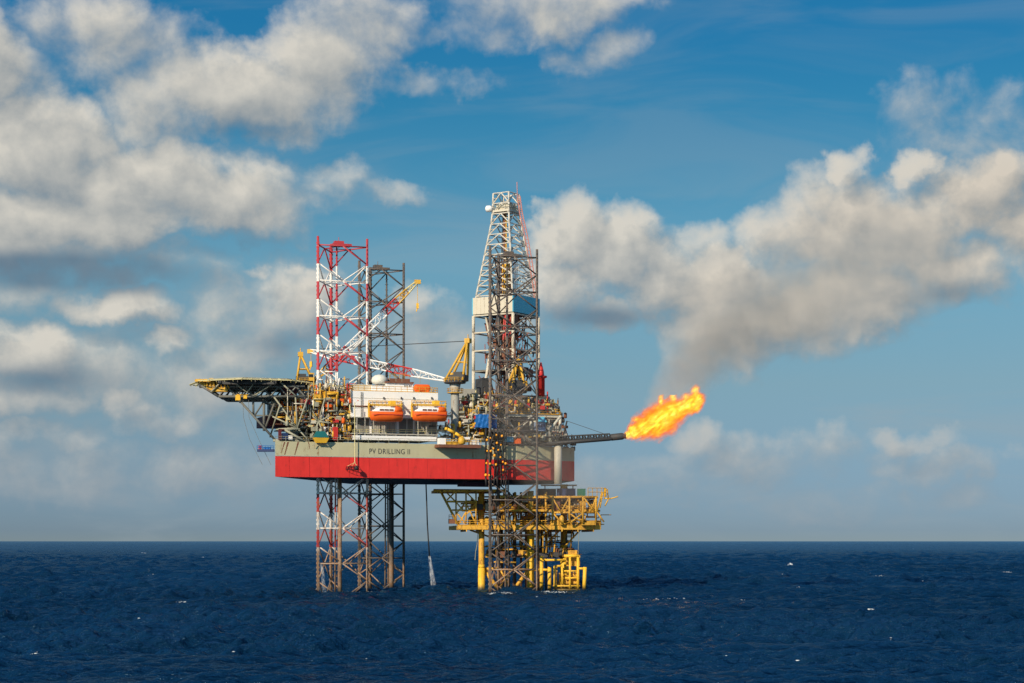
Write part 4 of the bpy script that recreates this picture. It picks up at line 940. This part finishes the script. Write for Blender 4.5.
# flare boom
o = thing('flare_boom', P3(545, 441, 462), 'dark lattice flare boom reaching out from the rig deck', 'boom')
g = G(); g.truss(P3(528, 442.5, 461), P3(610, 437, 458), 1.6, 2.1, 30, .16, .09, h2=1.5, w2=1.2); obj('boom_truss', g, M['dgrey'], o)
g = G(); a, b = P3(528, 445.0, 460.2), P3(612, 438.8, 457.4); g.tube(a, b, .42, 8); g.tube(a+Vector((0, 1, 0)), b+Vector((0, 1, 0)), .3, 8); obj('gas_pipe', g, M['dgrey'], o)
g = G(); g.lathe(P3(610, 437.5, 458), [(.4, 0), (.85, .3), (.85, 3.0), (.6, 3.5), (.75, 3.9)], 12, (1, -.03, .10)); obj('burner_head', g, M['dgrey'], o)
g = G(); g.tube(P3(567, 421, 462), P3(607, 434.8, 458), .06, 5); g.tube(P3(567, 421, 462), P3(563, 437, 463), .2, 5); obj('guy_wire', g, M['dgrey'], o)
# purple-brown skid under the hull
g = G(); bxp(g, 464, 497, 482.6, 486.3, 463, 5); bxp(g, 466, 468, 480.5, 482.8, 463.5, 3); bxp(g, 490, 492, 480.5, 482.8, 463.5, 3)
solo('pipe_trough', g, mat('purple_steel', (.07, .035, .06), .6), 'dark purple trough slung beneath the red hull above the yellow platform', 'trough')
# ================================================================== YELLOW WELLHEAD PLATFORM
wp = thing('wellhead_platform', (4, 478, 0), 'rusty yellow wellhead platform on steel columns beneath the stern of the rig', 'platform')
Yf, Yr = 466, 486
def col(px, Y, r, zt, name='column', m_=M['pyellow'], sleeve=None):
    X = (px-512)/F*Y; g = G(); g.tube((X, Y, -6), (X, Y, zt), r, 16); c = obj(name, g, m_, wp)
    if sleeve: g = G(); g.tube((X, Y, -6), (X, Y, sleeve), r*1.18, 16); g.lathe((X, Y, sleeve), [(r*1.18, 0), (r*1.02, .8)], 16); obj('sleeve', g, mat('sleeve_yellow', (.86, .50, .04), .55, .3, .35, rustcol=(.35,.15,.04)), c)
    return Vector((X, Y, 0))
K1 = col(481.5, Yf, .74, 25, sleeve=6.0); K2 = col(530.5, Yf+2, .80, 25, sleeve=14.5); K3 = col(514.5, Yr, .5, 25, m_=M['brown']); K4 = col(564, Yr-12, .85, 25, sleeve=11)
K5 = col(501.5, Yr+2, .45, 24, 'conductor', M['brown']); 
for x, y_, r in ((505.5, 476, .28), (509, 478, .28), (521, 480, .3), (526, 482, .3), (537.8, 474, .42), (541.5, 476, .3), (498, 474, .28), (546, 484, .25)):
    col(x, y_, r, 25, 'conductor', M['brown'])
g = G()
def Q(px, py, Y=Yf+1): return P3(px, py, Y)
for a, b, r in (((485, 569), (498, 569), .45), ((485, 571), (499, 590), .48), ((498, 569.5), (528, 569.5), .3), ((527, 572), (512, 592), .45), ((532, 569.5), (540, 570), .4), ((500, 569), (508, 584), .25), ((512, 569), (496, 592), .22), ((505, 571), (506, 590), .25), ((497, 590), (513, 592), .25), ((494, 562), (516, 562.5), .22)):
    g.tube(Q(*a), Q(*b), r, 8)
obj('jacket_brace', g, M['pyellow'], wp)
ZL, ZM, ZU = 16.4, 20.2, 23.7
def dk(name, x0, x1, z, th_, Y, depth, m_=M['pyellow'], ang=.12):
    g = G(); k1 = (x1-512)/F; X0 = (x0-512)/F*Y; c, s_ = math.cos(ang), math.sin(ang); wd = (k1*Y-X0)/(c-k1*s_)
    g.box((X0, Y, z-th_), (wd*c, wd*s_, 0), (-depth*s_, depth*c, 0), th_); return obj(name, g, m_, wp), Vector((X0, Y, z)), Vector((X0+wd*c, Y+wd*s_, z))
d1, a1, b1 = dk('lower_deck', 458, 601, ZL, 1.0, 461, 26)
d2, a2, b2 = dk('upper_deck', 500, 598, ZU, .6, 462, 27)
d3, a3, b3 = dk('mezzanine_deck', 500, 596, ZM, .35, 462, 24)
g = G()
for a, b in ((a1, b1), (a3, b3)): g.rail([a+Vector((-.2, 20, 0)), a, b, b+Vector((-1, 20, 0))], 1.2, 1.5, .075, True)
obj('deck_rail', g, M['pyellow'], wp)
g = G(); g.rail([Q(588, 497, 463), Q(606, 497, 465), Q(604, 497, 480)], 2.2, 1.3, .08); obj('deck_rail', g, M['yellow'], wp)
# underside beams
g = G()
for k in range(9): t = (k+.5)/9; p = a1.lerp(b1, t); g.box(p+Vector((0, 0, -1.5)), (.25, 0, 0), (-2, 24, 0), .5)
for k in range(12): t = (k+.5)/12; p = a2.lerp(b2, t); g.box(p+Vector((0, 0, -1.3)), (.25, 0, 0), (-2, 24, 0), .5)
obj('deck_beam', g, M['pyellow'], wp)
# left wing truss
g = G()
for Y in (462, 474):
    tip = P3(433.5, 490.6, Y); lo = P3(458, 524.5, Y); q = [tip.lerp(lo, t) for t in (.28, .5, .75)]
    g.tube(tip, P3(470, 490.8, Y), .42, 6); g.tube(P3(441, 492, Y), lo, .3, 6)
    tps = [P3(x, 491, Y) for x in (446, 455, 464, 474)]
    g.tube(P3(447, 501.5, Y), P3(476, 502, Y), .25, 6); g.tube(P3(452, 510, Y), P3(476, 510.5, Y), .2, 6)
    for x in (456, 466, 476): g.tube(P3(x, 492, Y), P3(x, 524, Y), .2, 6)
    for a, b in (((447, 500), (455, 492)), ((447, 493), (456, 502)), ((456, 502), (463, 510)), ((466, 502), (456, 514)), ((456, 512), (466, 524)), ((466, 512), (459, 524)), ((466, 503), (476, 524)), ((476, 503), (467, 514)), ((466, 492), (476, 502))): g.tube(P3(*a, Y), P3(*b, Y), .18, 5)
for x, y_ in ((434, 490.6), (447, 501.5), (458, 524), (446, 491), (466, 491)): g.tube(P3(x, y_, 462), P3(x, y_, 474), .2, 5)
obj('wing_truss', g, M['pyellow'], wp)
g = G(); bxp(g, 436, 506, 489.2, 491.6, 462, 20, .1); obj('wing_deck', g, M['pyellow'], wp)
g = G(); bxp(g, 449, 456.5, 519, 523.6, 463, 2.5, .1); g.rail([P3(449, 519, 463), P3(456, 519, 463)], 1.0, .9, .06); obj('end_basket', g, M['brown'], wp)
# right-hand framing
g = G(); Y = 462.5
for x in (552.5, 569.5, 583, 596): g.tube(P3(x, 497, Y), P3(x, 523, Y), .26, 6)
for y_ in (497.2, 512.5): g.tube(P3(552, y_, Y), P3(597, y_, Y+2), .26, 6)
for a, b in (((552, 497), (561, 512)), ((561, 512), (569, 498)), ((569, 513), (583, 523)), ((597, 497), (590, 512)), ((602, 492), (597, 512)), ((584, 498), (595, 512)), ((597, 512), (604, 522)), ((553, 513), (562, 523)), ((570, 523), (583, 513))): g.tube(P3(*a, Y), P3(*b, Y), .2, 6)
for x in (504, 515, 546): g.tube(P3(x, 492, Y+2), P3(x, 524, Y+2), .28, 6)
for a, b in (((504, 493), (515, 510)), ((515, 510), (530, 494)), ((530, 510), (545, 494)), ((504, 523), (515, 511)), ((531, 523), (545, 511))): g.tube(P3(*a, Y+3), P3(*b, Y+3), .22, 6)
obj('side_frame', g, M['pyellow'], wp)
g = G(); Y = 466
for a, b in (((604, 498.5), (611, 498.5)), ((609, 498), (605, 506)), ((611, 498.5), (618, 496.6)), ((607, 489), (608.5, 499)), ((603, 492), (600, 508))): g.tube(P3(*a, Y), P3(*b, Y), .16, 6)
obj('davit_arm', g, M['hyellow'], wp)
g = G()
for a, b in (((566, 531), (584, 523)), ((566, 545), (583, 527)), ((545, 545), (560, 530)), ((537, 540), (550, 530)), ((470, 530), (490, 537))): g.tube(P3(*a, 470), P3(*b, 470), .22, 6)
for x in (540, 548, 556, 572): g.tube(P3(x, 530, 470), P3(x-2, 553, 470), .16, 5)
for y_ in (536, 546): g.tube(P3(486, y_, 472), P3(558, y_+.6, 472), .2, 5)
for x in (490, 500, 511, 520, 545, 551): g.tube(P3(x, 530, 473), P3(x+1, 546, 473), .16, 5)
obj('hanging_frame', g, M['pyellow'], wp)
# equipment inside the platform
def clut2(name, seed, n, boxes, mats):
    rnd = random.Random(seed); items = []
    for i in range(n):
        x0, x1, z0, z1, y0, y1 = rnd.choice(boxes); ci = rnd.randrange(len(mats)); g = G(); Y = rnd.uniform(y0, y1); px = rnd.uniform(x0, x1)
        p = Vector(((px-512)/F*Y, Y, rnd.uniform(z0, z1))); k = rnd.random()
        if k < .6:
            pts = [p]
            for _ in range(3):
                q = pts[-1]+rnd.choice((Vector((1, 0, 0)), Vector((-1, 0, 0)), Vector((0, 0, 1)), Vector((0, 0, -1)), Vector((0, 1, 0))))*rnd.uniform(.8, 3)
                q.z = min(max(q.z, z0), z1+.6); pts.append(q)
            r = rnd.uniform(.09, .24); g.path(pts, r, 6); items.append(('pipe_run', r, ci, g))
        elif k < .85: g.cbox(Vector((p.x, p.y, z0)), rnd.uniform(.6, 2.4), 1.4, rnd.uniform(.6, 2.4), .12); items.append(('equipment_box', 1, ci, g))
        else: g.lathe(Vector((p.x, p.y, z0)), [(.3, 0), (.6, .2), (.6, 1.9), (.2, 2.4)], 10); items.append(('pressure_vessel', 1, ci, g))
    emit(items, mats, wp)
clut2('process_pipework', 31, 330, [(470, 598, ZL+.1, ZL+3.4, 463, 482), (500, 594, ZM+.1, ZM+3, 463, 480), (470, 520, ZM, ZM+3, 463, 480)], [M['pyellow'], M['brown'], M['yellow'], M['dgrey'], M['pyellow'], M['ltruss']])
clut2('underdeck_pipework', 33, 110, [(488, 575, 8.5, 15, 466, 482)], [M['pyellow'], M['brown'], M['dgrey']])
g = G()
for x in (508, 524, 540, 556, 572): bxp(g, x-6, x+4, 499, 512, 476, 2, .1)
obj('process_vessel', g, M['dgrey'], wp)
# things on the upper deck
container(538, 552, 489.2, 496, 0, M['mgrey'], 'grey container on the upper deck of the yellow platform') if False else None
def ubox(name, x0, x1, h, Y, d, m_, label, cat, group=None):
    g = G(); X0 = (x0-512)/F*Y; X1 = (x1-512)/F*Y; g.box((X0, Y, ZU), (X1-X0, 0, 0), (0, d, 0), h)
    n = max(3, int((X1-X0)/.6))
    for i in range(n+1): g.box((X0+(X1-X0-.15)*i/n, Y-.08, ZU+.12), (.15, 0, 0), (0, .08, 0), h-.25)
    g.box((X0-.05, Y-.1, ZU+h), (X1-X0+.1, 0, 0), (0, d+.15, 0), .1)
    solo(name, g, m_, label, cat, group)
ubox('shipping_container', 537, 556, 1.75, 468, 3, M['dgrey'], 'dark grey container on top of the yellow platform, left of the blue one', 'container')
ubox('shipping_container', 557, 575.5, 1.75, 466, 3, M['dblue'], 'dark blue container on top of the yellow platform', 'container')
ubox('storage_box', 577.5, 585.5, 1.7, 466, 2.5, M['green'], 'green box beside the dark blue container on the yellow platform', 'box')
ubox('yellow_cask', 560.5, 567.5, 2.9, 470.5, 1.8, M['hyellow'], 'bright yellow block standing behind the dark blue container', 'block')
g = G(); bxp(g, 541, 577, 484.6, 485.6, 474, 4, 0); 
for x in (545, 573): g.tube(P3(x, 485.5, 475), Vector(((x-512)/F*475, 475, ZU)), .15, 5)
solo('pipe_rack', g, M['ltruss'], 'thin grey pipe rack over the platform containers under the hull', 'rack')
# boat landing
bl = obj('boat_landing', (lambda g: [g.tube(P3(a, b_, 464), P3(c, d, 464), r, 8) for a, b_, c, d, r in (
    (541.5, 556, 541.5, 593, .48), (549.5, 567, 549.5, 593, .48), (585, 567, 584, 593, .48), (541.5, 569.5, 550, 570, .3), (577, 568.5, 585, 568.5, .3), (541.5, 560, 565, 560, .3),
    (554.5, 566, 554.5, 590, .28), (554.5, 566, 562, 566, .28), (562, 566, 562.5, 584, .28), (553, 590, 580, 590, .32), (553, 586, 580, 586, .25), (565, 578, 579, 578, .25), (570, 556, 570, 590, .3), (578, 557, 578, 590, .35), (564, 556, 579, 556, .4), (564, 571, 579, 571, .2))] and g)(G()), M['hyellow'], wp)
g = G()
for k in range(8): bxp(g, 556+k*2.8, 557.4+k*2.8, 566+(k*7) % 12, 590, 468, 1, 0)
for y_ in (573, 576, 580, 583, 588): g.tube(P3(562, y_, 465), P3(579, y_+.3, 465), .14, 5)
for k in range(6): g.tube(P3(557+k*3.5, 590, 465.5), P3(561+k*3.5, 574, 465.5), .14, 5)
g.cbox(P3(573, 566, 467), 3.4, 3, 2.6, 0); g.cbox(P3(571, 584, 466), 4, 2, 1, 0)
obj('landing_grating', g, M['pyellow'], bl)
g = G(); X0 = (492-512)/F*470
g.path([P3(478, 492+40, 466), P3(477, 545, 466), P3(475.5, 552, 466), P3(475, 560, 466)], .07, 5); g.tube(P3(578.8, 530, 464), P3(578.2, 556, 464), .06, 4); obj('mooring_rope', g, M['ltruss'], wp)
# ================================================================== WATER: hose, outfalls, foam
def spray_mat():
    m_ = bpy.data.materials.new('spray'); m_.use_nodes = True; m_.node_tree.nodes.clear(); t = NT(m_.node_tree)
    pos = t.n('ShaderNodeNewGeometry').outputs['Position']; z = t.xyz(pos)[2]
    n = t.noise(t.vm('MULTIPLY', pos, (3, 3, .5)), 1.6, 4, .6)
    d = t.n('ShaderNodeBsdfDiffuse'); d.inputs[0].default_value = (.85, .87, .88, 1); tr = t.n('ShaderNodeBsdfTransparent')
    mx_ = t.n('ShaderNodeMixShader'); t.put(mx_.inputs[0], t.m('MULTIPLY', t.sstep(n, .36, .72), t.m('MULTIPLY_ADD', t.sstep(z, 0, 9), .25, .35))); t.nt.links.new(tr.outputs[0], mx_.inputs[1]); t.nt.links.new(d.outputs[0], mx_.inputs[2])
    o_ = t.n('ShaderNodeOutputMaterial'); t.nt.links.new(mx_.outputs[0], o_.inputs[0]); return m_
SP = spray_mat()
g = G(); g.path([P3(426, 484, 455), P3(426.6, 500, 455), P3(427.4, 525, 455), P3(429.5, 557, 455)], .16, 6)
solo('discharge_hose', g, M['black'], 'long thin dark hose hanging from the red hull down toward the sea', 'hose')
g = G(); g.tube(P3(429.5, 556, 455), P3(434, 590, 455), .28, 10, .75); 
solo('water_jet', g, SP, 'white jet of water falling from the hanging hose onto the sea', 'water jet')
g = G(); g.tube(P3(321.6, 564, 448), P3(324.6, 592, 448), .3, 10, .62); solo('water_jet', g, SP, 'white jet of water pouring down inside the red and white leg', 'water jet')
def foam(px, py, L, wv, seed, n=26):
    rnd = random.Random(seed); g = G(); Y = CAMZ*F/(py-541); c = Vector(((px-512)/F*Y, Y, 0))
    for i in range(int(n*1.8)):
        x = rnd.gauss(0, L/3); y = rnd.gauss(0, wv/3); r = rnd.uniform(.07, .24)*(1.2-min(1, abs(x)/L))
        g.lathe(c+Vector((x, y, rnd.uniform(.2, .55))), [(r*.6, 0), (r, r*.2), (r*.5, r*.36)], 7)
    return g
fg = G()
def addfoam(*a):
    q = foam(*a); k = len(fg.v); fg.v += q.v; fg.f += [[i+k for i in f] for f in q.f]; fg.m += q.m; fg.smooth += q.smooth
for i, a in enumerate([(191, 605.5, 3.4, 3, 1, 60), (186, 604.5, 3, 2, 2, 20), (155, 577, 3.0, 6, 3, 40), (375, 574, 2.2, 4, 4, 24), (387, 574, 2, 4, 5, 20), (320, 591, 2.6, 2, 6, 30), (331, 591.5, 3, 2, 7, 24), (435, 590, 2.6, 3, 8, 34), (312, 629, 2.0, 3, 9, 20),
                       (366, 622, 1.2, 2, 10, 14), (1007, 573, 2.6, 6, 11, 20), (951, 581, 2, 4, 12, 10), (870, 612, 1.2, 2, 13, 10), (700, 598, 5, 5, 14, 20), (523, 593.5, 3, 1.5, 15, 26), (62, 556, 3, 8, 16, 14), (505, 594.6, 5, 1.5, 17, 20), (560, 594, 6, 1.5, 18, 26), (493, 596, 1.6, 1, 19, 12), (482, 592, 2.2, 1.5, 20, 26), (531, 592, 2.2, 1.5, 21, 26), (584, 593, 2.0, 1.5, 22, 22), (366, 594, 2.2, 1.5, 23, 26), (341, 594.5, 2.2, 1.5, 24, 26), (403, 589, 2, 1.5, 25, 20), (436, 590, 4, 2.5, 26, 60), (325, 591.5, 3.2, 1.5, 27, 60), (497, 595, 3, 1.2, 28, 40), (548, 593.5, 5, 1.2, 29, 40), (668, 601, 9, 9, 30, 8), (880, 577, 5, 5, 31, 20), (20, 575, 3, 5, 32, 12)]): addfoam(*a)
rf = random.Random(8)
for i in range(64): addfoam(rf.uniform(0, 1024), 546+120*rf.random()**2.2, rf.uniform(.3, 1.2), rf.uniform(.6, 2), 100+i, rf.randint(1, 3))
fo = obj('sea_foam', fg, mat('foam_white', (.82, .84, .84), .8, .05)); tag(fo, 'scattered white foam of breaking crests on the dark blue sea', 'foam', kind='stuff')
# ================================================================== FLARE FLAME AND SMOKE
def loft_tube(path, n=20):
    g = G(); vs = []; N = len(path)
    for i, (c, r) in enumerate(path):
        d = (path[min(i+1, N-1)][0]-path[max(i-1, 0)][0]).normalized(); e = d.cross(Vector((0, 1, 0))).normalized(); f = d.cross(e)
        for k in range(n): a = 2*math.pi*k/n; vs.append(c+e*(r*math.cos(a))+f*(r*math.sin(a)))
    fs = [(k*n+i, k*n+(i+1) % n, (k+1)*n+(i+1) % n, (k+1)*n+i) for k in range(N-1) for i in range(n)]
    fs.append(tuple(range(n))[::-1]); fs.append(tuple((N-1)*n+i for i in range(n)))
    return g.add(vs, fs, True)
FY = 458
fl = [(628, 434.5, 4.5), (635, 431, 8), (644, 427, 11), (654, 423, 13), (664, 418, 13.5), (673, 412.5, 11.5), (681, 409, 8.5), (688, 405.5, 8.5), (693, 403, 8.5), (697, 399, 7)]
g = loft_tube([(P3(a, b, FY), r*FY/F*1.8) for a, b, r in [(623, 435.5, 2)]+fl+[(705, 390, 6)]])
m_ = bpy.data.materials.new('flame'); m_.use_nodes = True; m_.node_tree.nodes.clear(); t = NT(m_.node_tree)
pos = t.n('ShaderNodeNewGeometry').outputs['Position']
FB = [(tuple(P3(a, b, FY)), (r*FY/F*1.1,)*3, 1.0) for a, b, r in [(a, b, r*1.30) for a, b, r in fl]] + [(tuple(P3(a, b, FY)), (rx*FY/F, 1.2, ry*FY/F), .9) for a, b, rx, ry in ((661, 401, 4, 10), (673, 397, 5, 9), (695, 391, 6, 8), (638, 420, 8, 6), (688, 398, 9, 6))]
bf = t.blobs(pos, FB)
rot = t.n('ShaderNodeVectorRotate', rotation_type='Y_AXIS'); t.put(rot.inputs['Vector'], pos); rot.inputs['Angle'].default_value = math.radians(38)
ps = t.vm('MULTIPLY', rot.outputs[0], (.42, 1, 1.15))
nn = t.noise(ps, .48, 6, .68, 1.3)
dd = t.m('MULTIPLY_ADD', t.m('SUBTRACT', nn, .5), 1.9, t.m('SUBTRACT', bf, .02))
den = t.sstep(dd, .0, .45)
core = t.sstep(dd, .12, .75)
n3 = t.noise(ps, 1.5, 5, .65, .8)
hot = t.m('MULTIPLY_ADD', t.m('SUBTRACT', n3, .5), 2.6, t.m('MULTIPLY_ADD', core, .85, -.04), clamp=True)
colr = t.ramp(hot, [(0, (1, .13, .01)), (.22, (1.0, .30, .012)), (.48, (1.0, .56, .015)), (.8, (1.0, .78, .04)), (1, (1, .92, .25))])
pv = t.n('ShaderNodeVolumePrincipled'); t.put(pv.inputs['Color'], (.25, .1, .03, 1)); t.put(pv.inputs['Density'], t.m('MULTIPLY', den, .9))
t.put(pv.inputs['Emission Strength'], t.m('MULTIPLY', den, t.m('MULTIPLY_ADD', hot, 1.1, .75))); t.put(pv.inputs['Emission Color'], colr)
o_ = t.n('ShaderNodeOutputMaterial'); t.nt.links.new(pv.outputs[0], o_.inputs['Volume'])
fo = solo('flare_flame', g, m_, 'bright orange and yellow gas flame streaming from the tip of the flare boom', 'flame')
fl_ = bpy.data.lights.new('flare_light', 'POINT'); fl_.energy = 16000; fl_.color = (1, .36, .18); fl_.shadow_soft_size = 4.0
fo_ = bpy.data.objects.new('flare_light', fl_); COL.objects.link(fo_); fo_.location = P3(668, 416, FY)
# smoke
sm = [(645, 412, 6), (654, 404, 10), (664, 394, 15), (675, 382, 21), (688, 369, 29), (700, 353, 31), (720, 337, 33), (748, 322, 36), (780, 308, 41), (818, 294, 46), (860, 280, 50), (905, 264, 54)]
SY = 460
g = loft_tube([(P3(a, b, SY), r*SY/F*1.35) for a, b, r in sm+[(950, 250, 45)]], 24)
m_ = bpy.data.materials.new('smoke'); m_.use_nodes = True; m_.node_tree.nodes.clear(); t = NT(m_.node_tree)
pos = t.n('ShaderNodeNewGeometry').outputs['Position']
bf = t.blobs(pos, [(tuple(P3(a, b, SY)), (r*SY/F*1.25,)*3, 1.0) for a, b, r in sm])
nn = t.noise(pos, .10, 6, .6, .5)
X = t.xyz(pos)[0]; x0 = P3(690, 0, SY).x; x1 = P3(930, 0, SY).x
dd = t.sstep(t.m('MULTIPLY_ADD', t.m('SUBTRACT', nn, .5), 1.7, bf), .0, .7)
fade = t.m('MULTIPLY_ADD', t.sstep(X, x0, x1), -.92, 1)
pv = t.n('ShaderNodeVolumePrincipled'); pv.inputs['Color'].default_value = (.98, .94, .86, 1); pv.inputs['Anisotropy'].default_value = .0
t.put(pv.inputs['Density'], t.m('MULTIPLY', t.m('MULTIPLY', dd, fade), .085))
o_ = t.n('ShaderNodeOutputMaterial'); t.nt.links.new(pv.outputs[0], o_.inputs['Volume'])
solo('smoke_plume', g, m_, 'tan smoke plume drifting up and right from the gas flame', 'smoke', kind='stuff')
# thin exhaust drifting off the stern
g = loft_tube([(P3(a, b, 447), r) for a, b, r in ((496, 392, 2), (508, 404, 8), (524, 424, 10), (538, 446, 11), (550, 468, 12), (566, 486, 11), (590, 499, 8), (602, 506, 3))], 16)
m_ = bpy.data.materials.new('exhaust'); m_.use_nodes = True; m_.node_tree.nodes.clear(); t = NT(m_.node_tree)
pos = t.n('ShaderNodeNewGeometry').outputs['Position']
bf = t.blobs(pos, [(tuple(P3(a, b, 447)), (r, r, r), 1.0) for a, b, r in ((512, 408, 8), (526, 428, 9.5), (538, 450, 10), (550, 470, 11), (568, 488, 9))])
pv = t.n('ShaderNodeVolumePrincipled'); pv.inputs['Color'].default_value = (.80, .70, .60, 1)
t.put(pv.inputs['Density'], t.m('MULTIPLY', t.sstep(t.m('MULTIPLY_ADD', t.noise(pos, .2, 3), .6, t.m('SUBTRACT', bf, .3)), 0, .8), .022))
o_ = t.n('ShaderNodeOutputMaterial'); t.nt.links.new(pv.outputs[0], o_.inputs['Volume'])
solo('exhaust_haze', g, m_, 'thin brownish exhaust haze drifting past the stern of the rig', 'haze', kind='stuff')
